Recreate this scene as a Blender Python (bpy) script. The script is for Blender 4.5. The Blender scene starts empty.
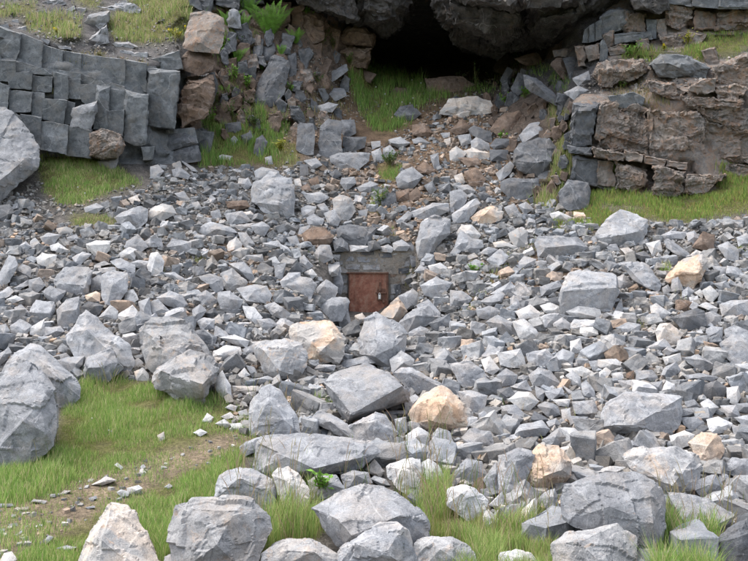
import bpy, bmesh, math, random
import numpy as np
from mathutils import Vector, noise

random.seed(7); rng = np.random.default_rng(7)
F = 780.0; CX = 374.0; CY = 280.5; CAMH = 1.6

# ------------------------------------------------------------ camera, sky, sun, exposure
sc = bpy.context.scene
cam_d = bpy.data.cameras.new('camera'); cam = bpy.data.objects.new('camera', cam_d)
sc.collection.objects.link(cam); sc.camera = cam
cam_d.sensor_width = 36; cam_d.lens = 36*F/748; cam_d.clip_end = 2000; cam_d.clip_start = .05
cam.location = (0, 0, CAMH); cam.rotation_euler = (math.radians(90), 0, 0)
SUN_EL, SUN_AZ = math.radians(63), math.radians(-70)      # azimuth from +Y towards +X
w = bpy.data.worlds.new('World'); sc.world = w; w.use_nodes = True
nt = w.node_tree; bg = nt.nodes['Background']
sky = nt.nodes.new('ShaderNodeTexSky'); sky.sky_type = 'NISHITA'; sky.sun_disc = False
sky.sun_elevation = SUN_EL; sky.sun_rotation = SUN_AZ
sky.air_density = 1.0; sky.dust_density = 4.0; sky.ozone_density = 1.0
ov = nt.nodes.new('ShaderNodeHueSaturation'); ov.inputs['Saturation'].default_value = .48      # thin even cloud takes the blue out of the sky
nt.links.new(sky.outputs[0], ov.inputs['Color']); nt.links.new(ov.outputs[0], bg.inputs[0]); bg.inputs[1].default_value = 0.15
sd = bpy.data.lights.new('sun', 'SUN'); sd.energy = 1.0; sd.angle = math.radians(60); sd.color = (1, .95, .89)
sun = bpy.data.objects.new('sun', sd); sc.collection.objects.link(sun)
dv = Vector((math.sin(SUN_AZ)*math.cos(SUN_EL), math.cos(SUN_AZ)*math.cos(SUN_EL), math.sin(SUN_EL)))
sun.rotation_euler = dv.to_track_quat('Z', 'Y').to_euler()
sun.location = (0, 0, 40)
sc.view_settings.view_transform = 'Standard'; sc.view_settings.look = 'None'
sc.view_settings.exposure = 1.42; sc.view_settings.gamma = 1

C = sc.collection
def link(o, parent=None):
    C.objects.link(o)
    if parent is not None: o.parent = parent
    return o
def tag(o, label=None, cat=None, group=None, kind=None):
    if label: o['label'] = label
    if cat: o['category'] = cat
    if group: o['group'] = group
    if kind: o['kind'] = kind
    return o
def mesh_obj(name, verts, faces, mat, parent=None, sharp=None, loc=(0, 0, 0)):
    me = bpy.data.meshes.new(name); me.from_pydata([tuple(v) for v in verts], [], [tuple(f) for f in faces]); me.update()
    if sharp is not None:
        me.shade_smooth(); me.set_sharp_from_angle(angle=math.radians(sharp))
    me.materials.append(mat)
    o = bpy.data.objects.new(name, me); o.location = loc
    return link(o, parent)
def np_mesh(name, V, T, mat, col=None, smooth=False, parent=None):
    me = bpy.data.meshes.new(name)
    me.vertices.add(len(V)); me.vertices.foreach_set('co', np.asarray(V, np.float32).ravel())
    n = T.shape[1]; me.loops.add(T.size); me.loops.foreach_set('vertex_index', T.astype(np.int32).ravel())
    me.polygons.add(len(T)); me.polygons.foreach_set('loop_start', np.arange(0, T.size, n, dtype=np.int32))
    me.polygons.foreach_set('use_smooth', np.full(len(T), smooth))
    me.update(calc_edges=True)
    if col is not None:
        a = me.color_attributes.new('tint', 'FLOAT_COLOR', 'POINT')
        c4 = np.ones((len(V), 4), np.float32); c4[:, :3] = col; a.data.foreach_set('color', c4.ravel())
    me.materials.append(mat)
    return link(bpy.data.objects.new(name, me), parent)
def unp(px, py, d):
    return np.array([(px-CX)/F*d, d, CAMH-(py-CY)/F*d])

# ------------------------------------------------------------ materials
def base_mat(name):
    m = bpy.data.materials.new(name); m.use_nodes = True
    return m, m.node_tree, m.node_tree.nodes['Principled BSDF']
def N(t, kind, **kw):
    n = t.nodes.new(kind)
    for k, v in kw.items():
        if k.startswith('i_'):
            n.inputs[k[2:].replace('_', ' ')].default_value = v
        else: setattr(n, k, v)
    return n
def ramp(t, src, pts):
    r = t.nodes.new('ShaderNodeValToRGB'); e = r.color_ramp.elements
    e[0].position, e[0].color = pts[0][0], (*pts[0][1], 1); e[1].position, e[1].color = pts[-1][0], (*pts[-1][1], 1)
    for p, c in pts[1:-1]:
        x = e.new(p); x.color = (*c, 1)
    t.links.new(src, r.inputs[0]); return r.outputs[0]
def mix(t, fac, a, b, mode='MIX'):
    m = t.nodes.new('ShaderNodeMix'); m.data_type = 'RGBA'; m.blend_type = mode
    for i, v in ((0, fac), (6, a), (7, b)):
        if isinstance(v, (int, float)): m.inputs[i].default_value = v
        elif isinstance(v, tuple): m.inputs[i].default_value = (*v, 1)
        else: t.links.new(v, m.inputs[i])
    return m.outputs[2]
def math_n(t, op, a, b=None):
    m = t.nodes.new('ShaderNodeMath'); m.operation = op
    for i, v in enumerate((a, b)):
        if v is None: continue
        if isinstance(v, (int, float)): m.inputs[i].default_value = v
        else: t.links.new(v, m.inputs[i])
    return m.outputs[0]
def rock_mat(name, c1, c2, stain=(.42, .24, .12), stain_amt=.25, speck=.5, veins=.5, bump=.6, streak=0.0, attr=False, fine=1.0, alt=None):
    """fractured limestone: blotches, grain, pale specks, calcite veins, rust stains"""
    m, t, p = base_mat(name); L = t.links.new
    tc = N(t, 'ShaderNodeTexCoord'); oi = N(t, 'ShaderNodeObjectInfo')
    off = N(t, 'ShaderNodeVectorMath', operation='ADD'); sc_ = N(t, 'ShaderNodeVectorMath', operation='SCALE')
    cmb = N(t, 'ShaderNodeCombineXYZ'); L(oi.outputs['Random'], cmb.inputs[0]); L(oi.outputs['Random'], cmb.inputs[2])
    L(cmb.outputs[0], sc_.inputs[0]); sc_.inputs['Scale'].default_value = 60
    L(tc.outputs['Object'], off.inputs[0]); L(sc_.outputs[0], off.inputs[1]); v = off.outputs[0]
    def nz(s, det=4, rough=.6, dist=0.0, vec=None):
        n = N(t, 'ShaderNodeTexNoise'); n.inputs['Scale'].default_value = s; n.inputs['Detail'].default_value = det
        n.inputs['Roughness'].default_value = rough; n.inputs['Distortion'].default_value = dist
        L(vec or v, n.inputs['Vector']); return n.outputs['Fac']
    big = nz(2.6, 5, .65, .6); col = ramp(t, big, [(.32, c1), (.68, c2)])
    mid = nz(14, 6, .75, .3)
    col = mix(t, 1.0, col, ramp(t, mid, [(.3, (.72, .72, .72)), (.5, (1, 1, 1)), (.72, (1.22, 1.22, 1.2))]), 'MULTIPLY')
    crust = nz(5.5, 6, .72, .9)                       # weathered pale crust and warm dust in patches
    pc = tuple(min(.62, x*1.2+.03) for x in c2)
    col = mix(t, ramp(t, crust, [(.50, (0, 0, 0)), (.60, (.55, .55, .55))]), col, pc)
    warm = nz(3.3, 5, .7, .5); wc = (c2[0]*1.12, c2[1]*.99, c2[2]*.86)
    col = mix(t, ramp(t, warm, [(.48, (0, 0, 0)), (.64, (.6, .6, .6))]), col, wc)
    dk = nz(8, 5, .75, .7)
    col = mix(t, ramp(t, dk, [(.56, (0, 0, 0)), (.66, (.6, .6, .6))]), col, tuple(x*.62 for x in c1))
    if alt:                                            # grey rock with the coloured crust only on some faces
        am = nz(1.9, 4, .6, .6)
        col = mix(t, ramp(t, am, [(.47, (0, 0, 0)), (.56, (1, 1, 1))]), col, alt)
    grain = nz(120*fine, 3, .8)
    col = mix(t, 1.0, col, ramp(t, grain, [(.3, (.7, .7, .7)), (.7, (1.25, 1.25, 1.25))]), 'MULTIPLY')
    if streak:
        mp = N(t, 'ShaderNodeMapping'); mp.inputs['Scale'].default_value = (5, 5, .7); L(v, mp.inputs['Vector'])
        st = nz(1.2, 4, .6, .4, mp.outputs[0])
        col = mix(t, math_n(t, 'MULTIPLY', ramp(t, st, [(.45, (0, 0, 0)), (.65, (1, 1, 1))]), streak), col, stain)
    if stain_amt:
        s = nz(4.5, 6, .75, 1.2)
        lo = .70-.32*stain_amt
        col = mix(t, ramp(t, s, [(lo, (0, 0, 0)), (lo+.12, (.85, .85, .85))]), col, mix(t, nz(30, 2), stain, tuple(min(1, x*1.5) for x in stain)))
    if veins:
        n = nz(1.1, 1, .4, .15)
        d = math_n(t, 'ABSOLUTE', math_n(t, 'SUBTRACT', n, .5))
        f = ramp(t, d, [(.0, (veins,)*3), (.0025, (0, 0, 0))])
        col = mix(t, f, col, (.6, .6, .6))
        n = nz(1.7, 1, .4, .1)
        d = math_n(t, 'ABSOLUTE', math_n(t, 'SUBTRACT', n, .47))
        col = mix(t, ramp(t, d, [(.0, (veins,)*3), (.0025, (0, 0, 0))]), col, (.05, .05, .055))
    if speck:
        s = nz(55*fine, 4, .8, .5)
        col = mix(t, ramp(t, s, [(.62, (0, 0, 0)), (.72, (speck,)*3)]), col, (.62, .60, .57))
        s = nz(34*fine, 3, .7, .9)
        col = mix(t, ramp(t, s, [(.66, (0, 0, 0)), (.72, (speck*.7,)*3)]), col, tuple(x*.9 for x in stain))
    hsv = N(t, 'ShaderNodeHueSaturation'); L(col, hsv.inputs['Color'])
    mr = N(t, 'ShaderNodeMapRange'); L(oi.outputs['Random'], mr.inputs[0]); mr.inputs[3].default_value = .84; mr.inputs[4].default_value = 1.16
    L(mr.outputs[0], hsv.inputs['Value']); col = hsv.outputs[0]
    if attr:
        a = N(t, 'ShaderNodeVertexColor'); a.layer_name = 'tint'
        col = mix(t, 1.0, col, a.outputs[0], 'MULTIPLY')
    L(col, p.inputs['Base Color'])
    p.inputs['Roughness'].default_value = .88; p.inputs['Specular IOR Level'].default_value = .3
    h = math_n(t, 'ADD', math_n(t, 'MULTIPLY', mid, .6), math_n(t, 'ADD', math_n(t, 'MULTIPLY', nz(45, 5, .75), .35), math_n(t, 'MULTIPLY', grain, .10)))
    b = N(t, 'ShaderNodeBump'); b.inputs['Strength'].default_value = bump; b.inputs['Distance'].default_value = .05
    L(h, b.inputs['Height']); L(b.outputs[0], p.inputs['Normal'])
    return m
OR = (.40, .23, .12)
M = {
 'g': rock_mat('grey_limestone', (.215, .224, .242), (.34, .348, .365), OR, .14, .4, .3),
 'd': rock_mat('dark_limestone', (.075, .080, .090), (.155, .163, .176), OR, .14, .3, .3),
 'p': rock_mat('pale_limestone', (.36, .365, .375), (.52, .52, .525), OR, .10, .5, .35),
 'w': rock_mat('white_stone', (.48, .48, .48), (.62, .62, .61), (.45, .40, .36), .2, .2, .2),
 'o': rock_mat('orange_stone', (.44, .29, .19), (.56, .46, .38), (.34, .21, .13), .30, .6, .1, .7, alt=(.38, .36, .34)),
 'k': rock_mat('pinkish_stone', (.44, .38, .33), (.60, .56, .52), (.42, .28, .19), .35, .6, .1, .6, alt=(.36, .355, .35)),
 'm': rock_mat('mottled_limestone', (.22, .225, .235), (.38, .38, .385), (.36, .27, .20), .48, .9, .3, .6),
 'b': rock_mat('brown_stone', (.12, .085, .065), (.235, .18, .145), (.27, .15, .09), .35, .5, .2, .8),
 'L': rock_mat('cliff_limestone', (.098, .108, .117), (.195, .208, .220), (.22, .15, .10), .14, .35, .3, .7),
 'C': rock_mat('brown_grey_cliff_stone', (.155, .145, .138), (.31, .28, .255), (.27, .175, .12), .62, .8, .2, 1.0, streak=.4),
 'R': rock_mat('shaded_roof_stone', (.038, .036, .036), (.105, .10, .096), (.14, .095, .07), .35, .35, .3, 1.0),  # roof rock, its colour darkened to carry the shade inside the cave
 'f': rock_mat('scree_stone', (.62, .63, .65), (1.0, 1.0, 1.0), (.75, .60, .48), .10, .0, .3, .5, attr=True),
}
def ground_mat():
    m, t, p = base_mat('hillside_ground'); L = t.links.new
    tc = N(t, 'ShaderNodeTexCoord'); v = tc.outputs['Object']
    a = N(t, 'ShaderNodeVertexColor'); a.layer_name = 'tint'
    def nz(s, det=5, r=.7, dist=.4):
        n = N(t, 'ShaderNodeTexNoise'); n.inputs['Scale'].default_value = s; n.inputs['Detail'].default_value = det
        n.inputs['Roughness'].default_value = r; n.inputs['Distortion'].default_value = dist; L(v, n.inputs['Vector']); return n.outputs['Fac']
    mid = nz(5); fine = nz(40)
    col = mix(t, 1.0, a.outputs[0], ramp(t, mid, [(.3, (.55, .55, .55)), (.7, (1.45, 1.4, 1.35))]), 'MULTIPLY')
    col = mix(t, 1.0, col, ramp(t, fine, [(.3, (.5, .5, .5)), (.7, (1.6, 1.55, 1.5))]), 'MULTIPLY')
    vo = N(t, 'ShaderNodeTexVoronoi'); vo.inputs['Scale'].default_value = 22; L(v, vo.inputs['Vector'])
    L(col, p.inputs['Base Color']); p.inputs['Roughness'].default_value = .95; p.inputs['Specular IOR Level'].default_value = .15
    b = N(t, 'ShaderNodeBump'); b.inputs['Strength'].default_value = .9; b.inputs['Distance'].default_value = .06
    h = math_n(t, 'ADD', math_n(t, 'ADD', mid, fine), math_n(t, 'MULTIPLY', vo.outputs['Distance'], .5))
    L(h, b.inputs['Height']); L(b.outputs[0], p.inputs['Normal']); return m
def leaf_mat(name, tint=None):
    m, t, p = base_mat(name); L = t.links.new
    if tint is None:
        a = N(t, 'ShaderNodeVertexColor'); a.layer_name = 'tint'; src = a.outputs[0]
    else:
        n = N(t, 'ShaderNodeTexNoise'); n.inputs['Scale'].default_value = 9
        tc = N(t, 'ShaderNodeTexCoord'); L(tc.outputs['Object'], n.inputs['Vector'])
        src = ramp(t, n.outputs['Fac'], [(.3, tuple(x*.6 for x in tint)), (.7, tuple(x*1.35 for x in tint))])
    L(src, p.inputs['Base Color']); p.inputs['Roughness'].default_value = .6; p.inputs['Specular IOR Level'].default_value = .25
    tr = N(t, 'ShaderNodeBsdfTranslucent'); L(src, tr.inputs[0])
    mx = N(t, 'ShaderNodeMixShader'); mx.inputs[0].default_value = .35
    L(p.outputs[0], mx.inputs[1]); L(tr.outputs[0], mx.inputs[2]); L(mx.outputs[0], t.nodes['Material Output'].inputs[0]); return m
M['ground'] = ground_mat(); M['grass'] = leaf_mat('grass_blades'); M['leaf'] = leaf_mat('green_leaf', (.17, .34, .05))
M['darkleaf'] = leaf_mat('dark_leaf', (.08, .15, .035)); M['petal'] = leaf_mat('yellow_petal', (.75, .6, .03)); M['white_petal'] = leaf_mat('white_petal', (.8, .8, .78))
M['moss'] = leaf_mat('yellow_leaf', (.36, .36, .05)); M['stalk'] = leaf_mat('stalk', (.16, .15, .06))

# ------------------------------------------------------------ terrain relief (depth in metres along each line of sight)
BASE = [(3000, .459), (1400, 1.115), (900, 2.015), (700, 2.975), (561, 4.45)]
PROF = {
 -200: [(480, 6.0), (420, 7.3), (380, 8.2), (340, 9.1), (300, 10.1), (260, 11.4), (225, 12.6), (200, 13.6), (165, 14.6), (100, 14.8), (20, 15.0), (8, 16), (-30, 19), (-80, 24), (-200, 34)],
 0: [(480, 6.0), (420, 7.4), (380, 8.3), (340, 9.2), (300, 10.2), (260, 11.6), (225, 13), (200, 13.9), (165, 14.8), (100, 15.05), (35, 15.2), (28, 16), (0, 18), (-60, 24), (-200, 34)],
 140: [(480, 6.1), (420, 7.5), (380, 8.6), (340, 9.5), (300, 10.6), (260, 12), (225, 13.3), (190, 14.5), (165, 15.3), (150, 15.5), (100, 15.65), (62, 15.8), (55, 16.6), (20, 18.5), (-20, 21), (-200, 34)],
 176: [(480, 6.1), (420, 7.5), (380, 8.6), (340, 9.5), (300, 10.7), (260, 12.1), (225, 13.4), (190, 14.6), (165, 15.6), (150, 16.0), (100, 16.3), (60, 16.5), (50, 17.0), (10, 18.2), (-20, 20), (-200, 32)],
 215: [(480, 6.1), (420, 7.5), (380, 8.6), (340, 9.6), (300, 10.8), (260, 12.3), (225, 13.7), (200, 14.8), (160, 16.5), (130, 17.5), (100, 18.1), (50, 18.6), (0, 19.1), (-60, 21), (-200, 30)],
 300: [(480, 6.1), (420, 7.6), (380, 8.7), (340, 9.8), (300, 11), (260, 12.6), (225, 14), (190, 15.3), (160, 16.6), (140, 17.4), (100, 18.5), (60, 19.2), (20, 19.8), (-60, 22), (-200, 30)],
 331: [(480, 6.1), (420, 7.6), (380, 8.8), (340, 10.2), (315, 11.4), (290, 12.4), (260, 13.1), (236, 13.7), (200, 15.2), (160, 16.9), (130, 18.2), (100, 19.4), (60, 20), (20, 20.6), (-60, 22), (-200, 30)],
 338: [(480, 6.1), (420, 7.6), (380, 8.9), (340, 10.4), (315, 12.9), (312, 13.5), (238, 13.6), (234, 13.9), (200, 15.3), (160, 17), (130, 18.4), (100, 19.7), (60, 20.4), (20, 20.8), (-60, 22), (-200, 30)],
 366: [(480, 6.1), (420, 7.7), (380, 9.1), (350, 10.3), (330, 11.6), (317, 12.9), (314, 13.5), (238, 13.6), (234, 13.9), (200, 15.4), (160, 17.1), (130, 18.8), (100, 20.3), (60, 21.2), (20, 22), (-60, 23), (-200, 30)],
 376: [(480, 6.1), (420, 7.7), (380, 9.1), (350, 10.3), (330, 11.6), (317, 12.9), (314, 13.5), (238, 13.6), (234, 13.9), (200, 15.4), (160, 17.1), (130, 18.8), (100, 20.4), (82, 21.8), (74, 24), (66, 28), (40, 30), (0, 30), (-200, 31)],
 410: [(480, 6.1), (420, 7.6), (380, 9.0), (340, 10.6), (315, 12.2), (305, 13.3), (238, 13.6), (234, 13.8), (200, 15.2), (160, 17), (130, 18.7), (100, 20.5), (85, 22), (78, 24), (66, 28), (40, 30), (0, 30), (-200, 31)],
 422: [(480, 6.1), (420, 7.6), (380, 9.0), (340, 10.4), (315, 11.6), (290, 12.4), (260, 13.0), (236, 13.6), (200, 15.1), (160, 16.9), (130, 18.6), (100, 20.5), (85, 22), (78, 24), (66, 28), (40, 30), (0, 30), (-200, 31)],
 490: [(480, 6.05), (420, 7.55), (380, 8.8), (340, 10.1), (280, 12.2), (240, 13.6), (200, 15), (160, 16.8), (120, 18.8), (92, 20.4), (84, 22), (76, 25), (64, 27), (0, 28), (-200, 31)],
 525: [(480, 6.0), (420, 7.5), (380, 8.7), (340, 9.9), (280, 12.1), (240, 13.5), (200, 15), (160, 16.2), (120, 17.7), (85, 19.2), (72, 20), (62, 22), (54, 24), (0, 26), (-200, 30)],
 560: [(480, 6.0), (420, 7.4), (380, 8.6), (340, 9.8), (280, 12), (240, 13.4), (210, 14.5), (190, 15.1), (150, 15.9), (110, 16.9), (80, 18.3), (50, 19.3), (30, 20), (0, 20.6), (-200, 26)],
 580: [(480, 6.0), (420, 7.4), (380, 8.6), (340, 9.8), (280, 12), (240, 13.3), (215, 14.2), (200, 14.7), (192, 15.3), (100, 15.9), (92, 16.6), (60, 17.8), (50, 18.4), (0, 18.9), (-200, 24)],
 690: [(480, 6.0), (420, 7.3), (380, 8.4), (340, 9.6), (280, 11.7), (240, 13), (225, 13.5), (205, 14.4), (188, 15.2), (92, 15.7), (84, 16.0), (58, 17), (48, 17.6), (38, 18.3), (0, 18.6), (-200, 24)],
 748: [(480, 6.0), (420, 7.3), (380, 8.4), (340, 9.5), (280, 11.6), (240, 12.9), (215, 13.8), (185, 15), (170, 15.6), (92, 15.9), (84, 16.1), (56, 17), (40, 17.8), (32, 18.4), (0, 18.6), (-200, 24)],
 950: [(480, 6.0), (420, 7.2), (380, 8.3), (340, 9.4), (280, 11.4), (240, 12.7), (215, 13.6), (180, 15), (165, 15.6), (80, 15.9), (70, 16.4), (46, 17.4), (38, 18.2), (-10, 18.6), (-200, 24)],
}
GX = np.arange(-460, 1210, 3.5); GY = np.concatenate([np.arange(-200, 564, 3.5), np.geomspace(570, 3000, 40)])
cols = sorted(PROF); tab = []
for c in cols:
    pr = sorted(PROF[c]+BASE); tab.append(np.interp(GY, [a for a, _ in pr], [b for _, b in pr]))
tab = np.array(tab)
D0 = np.empty((len(GY), len(GX)))
for j in range(len(GY)): D0[j] = np.interp(GX, cols, tab[:, j])
def blur(a, n):
    for _ in range(n):
        p = np.pad(a, 1, mode='edge')
        a = (p[:-2, 1:-1]+p[2:, 1:-1]+p[1:-1, :-2]+p[1:-1, 2:]+2*p[1:-1, 1:-1])/6
    return a
nr = (GY < 562).sum()
D0[:nr] = blur(D0, 2)[:nr]
def inpoly(x, y, P):
    x = np.asarray(x, float); y = np.asarray(y, float); r = np.zeros(x.shape, bool); n = len(P); j = n-1
    for i in range(n):
        xi, yi = P[i]; xj, yj = P[j]
        if yi != yj:
            r ^= ((yi > y) != (yj > y)) & (x < (xj-xi)*(y-yi)/(yj-yi)+xi)
        j = i
    return r
S = 4.987
def pts(s): return [tuple(float(v) for v in q.split(',')) for q in s.split()]
def tp(x0, y0, s, k=S): return [(x0+a/k, y0+b/k) for a, b in pts(s)]
GXX, GYY = np.meshgrid(GX, GY)
# sweeps of the place, outlined as they lie on the hillside
ROCKY = [pts('-460,165 40,170 150,170 185,165 215,140 225,60 215,-200 -460,-200 -460,20'), pts('215,140 215,0 345,-20 345,130 300,140'), pts('480,60 565,60 560,215 520,200 500,140 470,110'), pts('560,215 600,195 690,190 748,180 1210,160 1210,-200 600,-200 575,50 560,120'),
         pts('215,-200 300,15 372,30 376,80 500,85 560,50 600,-200')]
EARTH = [pts('215,130 240,20 300,10 372,60 430,90 500,80 560,90 560,200 520,210 440,170 420,240 380,240 360,190 330,130 300,165 215,165'),
         pts('450,270 520,255 590,240 590,270 540,290 480,310'), pts('180,245 245,240 290,290 280,310 230,280')]
GRASS = [ # polygon, blades per square pixel, height m, width m, colour (g lush, y yellowish, d dry), lean
 (pts('-300,475 0,468 55,455 58,420 75,392 90,372 160,385 215,395 250,415 262,440 235,470 212,500 190,520 175,600 -300,640'), 1.6, .055, .0045, 'g'),
 (pts('60,440 75,392 92,374 150,385 200,400 180,425 110,450 60,470'), 1.6, .085, .005, 'g'),
 (pts('0,470 60,455 100,450 60,490 0,510'), 1.2, .10, .006, 'g'),
 (pts('190,470 245,440 235,480 205,515 190,561 150,561 170,520'), 1.6, .085, .005, 'g'),
 (pts('225,500 250,480 300,470 330,520 300,561 240,561'), 1.0, .17, .005, 'f'),
 (pts('395,470 440,478 480,520 545,520 560,561 545,640 430,640 420,540'), 1.6, .13, .005, 'f'),
 (tp(0, 0, '190,270 480,250 560,300 740,310 740,335 500,320 300,290'), .6, .10, .012, 'd'),
 (pts('655,530 690,520 735,561 735,640 655,640'), 1.6, .22, .006, 'g'),
 (pts('305,402 345,400 330,420 300,415'), 1.2, .10, .006, 'g'),
 (tp(0, 113, '200,220 350,215 500,265 620,300 720,350 560,390 400,460 300,460 220,390 190,300'), 1.5, .09, .012, 'g'),
 (tp(0, 113, '360,505 480,500 560,520 580,575 400,575 340,559'), .9, .06, .010, 'y'),
 (tp(150, 113, '230,20 640,0 700,60 640,200 640,260 520,250 280,275 230,260 320,120'), 1.3, .20, .012, 'l'),
 (tp(150, 113, '600,140 740,160 740,260 600,255'), 1.2, .13, .012, 'y'),
 (tp(300, 0, '240,390 300,340 380,290 440,320 520,370 600,380 620,430 748,450 748,490 640,500 560,560 540,620 430,660 360,640 300,540 260,450'), 2.0, .22, .014, 'l'),
 (tp(450, 0, '0,440 100,430 200,400 240,340 330,260 400,300 480,330 560,380 600,420 560,470 440,380 340,350 280,440 200,470 100,480 0,490'), .8, .15, .012, 'l'),
 (tp(598, 113, '-270,470 -100,420 0,470 100,500 220,480 420,415 560,400 640,330 600,270 748,250 1200,200 1400,420 748,490 560,520 450,545 250,530 0,570 -200,590'), 1.7, .10, .013, 'q'),
 (tp(598, 0, '90,290 160,225 300,260 440,240 460,190 540,170 748,160 1300,130 1300,220 748,240 650,290 500,300 380,262 240,312'), 1.9, .12, .014, 'q'),
 (tp(598, 113, '-60,375 90,385 200,410 420,425 560,400 640,320 760,270 760,330 560,430 300,470 -60,460'), 1.6, .11, .012, 'q'),
 (tp(0, 113, '240,210 480,205 560,270 640,300 640,330 400,330 200,300'), 1.4, .09, .012, 'y'),
 (tp(450, 113, '500,-20 600,-20 590,150 625,200 580,330 545,480 380,450 500,330 545,200 510,120'), 1.3, .20, .013, 'y'),
 (tp(598, 0, '100,430 200,380 260,420 330,500 380,530 200,560 0,640 -60,600 20,540'), .55, .13, .012, 'd'),
 (tp(0, 0, '-700,-60 0,20 180,10 190,60 60,80 0,90 -700,80'), 1.1, .14, .014, 'y'),
 (tp(0, 0, '130,70 300,70 410,100 400,190 300,200 130,140'), 1.1, .15, .014, 'y'),
 (tp(0, 0, '540,80 620,40 748,-60 960,-60 960,60 920,190 748,215 600,210 540,150'), 1.3, .17, .015, 'y'),
 (tp(0, 0, '360,-20 480,-20 520,40 400,30'), .9, .14, .014, 'y'),
 (tp(0, 0, '250,450 350,440 375,500 320,500'), 1.5, .10, .013, 'y'),
 (tp(300, 113, '390,270 430,250 510,270 470,340 400,340'), 1.4, .13, .012, 'l'),
 (tp(300, 113, '350,460 380,370 410,380 400,500 350,500'), .9, .13, .012, 'l'),
 (tp(300, 225, '380,30 470,20 480,80 370,90'), .5, .10, .010, 'y'),
 (tp(300, 225, '520,230 575,200 560,310 530,300'), 1.0, .10, .010, 'y'),
 (tp(150, 225, '190,150 290,170 380,210 340,230 240,195'), 1.0, .07, .009, 'y'),
 (tp(450, 225, '90,200 160,200 340,120 440,60 420,170 300,250 160,350 60,430 50,400 140,260'), .35, .09, .009, 'y'),
 (tp(450, 225, '60,395 130,395 100,440 60,435'), 1.2, .10, .009, 'g'),
 (tp(598, 225, '110,460 270,460 280,500 200,505 120,480'), 1.3, .06, .008, 'y'),
 (tp(598, 225, '300,225 360,200 370,240 310,250'), 1.2, .10, .009, 'g'),
 (tp(598, 225, '680,110 760,105 760,145 690,145'), 1.2, .10, .009, 'g'),
 (tp(598, 337, '535,60 590,70 590,95 540,90'), 1.3, .07, .008, 'g'),
 (tp(200, 0, '0,60 130,40 300,60 300,300 180,420 60,300'), .45, .18, .013, 'l'),
 (tp(200, 0, '60,420 160,380 330,450 420,560 300,600 60,600'), .45, .16, .013, 'y'),
 (tp(300, 0, '0,470 100,400 240,400 260,560 100,640 0,640'), .4, .12, .012, 'd'),
]
PATH = [pts('262,430 225,432 180,448 130,462 90,478 40,498 -300,560 -300,640 -60,600 40,548 120,505 180,478 235,455')]
def wmask(polys, n=3):
    m = np.zeros(GXX.shape)
    for P in polys: m = np.maximum(m, inpoly(GXX, GYY, P))
    return blur(m, n)
mR, mE, mP = wmask(ROCKY, 4), wmask(EARTH, 5), wmask(PATH, 4)
mG = wmask([g[0] for g in GRASS if g[1] > .8], 3)
X0 = (GXX-CX)/F*D0; Z0 = CAMH-(GYY-CY)/F*D0
# relief of its own: beds and broken ledges in the rock, hummocks in the scree
bump = np.zeros_like(D0)
for j in range(len(GY)):
    if GY[j] > 900: break
    for i in range(len(GX)):
        p = Vector((X0[j, i], D0[j, i], Z0[j, i]))
        a = noise.fractal(p*1.1, 1.0, 2.1, 4)*.07*(1-mR[j, i])*min(1, D0[j, i]/9)
        r = mR[j, i]
        if r > .02:
            q = Vector((p.x*1.1, p.y*.7, p.z*2.3-p.x*.35))+noise.noise_vector(p*1.3)*.35
            c = noise.cell(q*1.0)*.20+noise.cell(q*2.3)*.12
            a += r*max(.0, c+noise.fractal(p*2.2, 1, 2.1, 5)*.16)
        bump[j, i] = a
bump *= ((GXX < 333) | (GXX > 412) | (GYY < 234) | (GYY > 322))
D = D0+bump
def sample(A, px, py):
    px = np.asarray(px, float); py = np.asarray(py, float)
    fx = np.clip((px-GX[0])/3.5, 0, len(GX)-1.001); fy = np.clip(np.interp(py, GY, np.arange(len(GY))), 0, len(GY)-1.001)
    i = fx.astype(int); j = fy.astype(int); u = fx-i; v = fy-j
    return A[j, i]*(1-u)*(1-v)+A[j, i+1]*u*(1-v)+A[j+1, i]*(1-u)*v+A[j+1, i+1]*u*v
def depth(px, py): return float(sample(D, px, py))
V = np.stack([(GXX-CX)/F*D, D, CAMH-(GYY-CY)/F*D], -1)
top = V[0].copy(); top[:, 1] = 90; top[:, 0] *= 2.5; top[:, 2] += 4          # the hill goes on behind the cliff
V = np.concatenate([top[None], V], 0); h, wd = V.shape[:2]
idx = np.arange(h*wd).reshape(h, wd)
Q = np.stack([idx[:-1, :-1], idx[1:, :-1], idx[1:, 1:], idx[:-1, 1:]], -1).reshape(-1, 4)
def lerp3(a, b, m): return a*(1-m[..., None])+np.array(b)*m[..., None]
col = np.ones(GXX.shape+(3,))*np.array((.14, .135, .13))
col = lerp3(col, (.17, .125, .09), mE); col = lerp3(col, (.12, .12, .125), np.clip(mR-mE*.5, 0, 1))
col = lerp3(col, (.19, .17, .15), wmask([pts('575,95 1210,90 1210,200 690,195 580,200')], 3)*.9)
col = lerp3(col, (.14, .145, .05), mG*.85); col = lerp3(col, (.27, .215, .175), mP*.75)
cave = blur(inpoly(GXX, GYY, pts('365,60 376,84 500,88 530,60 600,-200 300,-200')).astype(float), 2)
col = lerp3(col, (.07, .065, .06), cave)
col = np.concatenate([col[:1], col], 0)
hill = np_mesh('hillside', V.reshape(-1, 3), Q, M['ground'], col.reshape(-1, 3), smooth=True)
for k in 'LCb': hill.data.materials.append(M[k])
qx = np.concatenate([GXX[:1], GXX])[:-1, :-1]; qy = np.concatenate([GYY[:1]-3, GYY])[:-1, :-1]
gm = np.concatenate([mG[:1], mG])[:-1, :-1]
mi = np.zeros(qx.shape, np.int32)
mi[inpoly(qx, qy, pts('-460,160 0,163 150,163 183,160 186,76 178,68 120,62 60,50 0,38 -460,20'))] = 1
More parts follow.
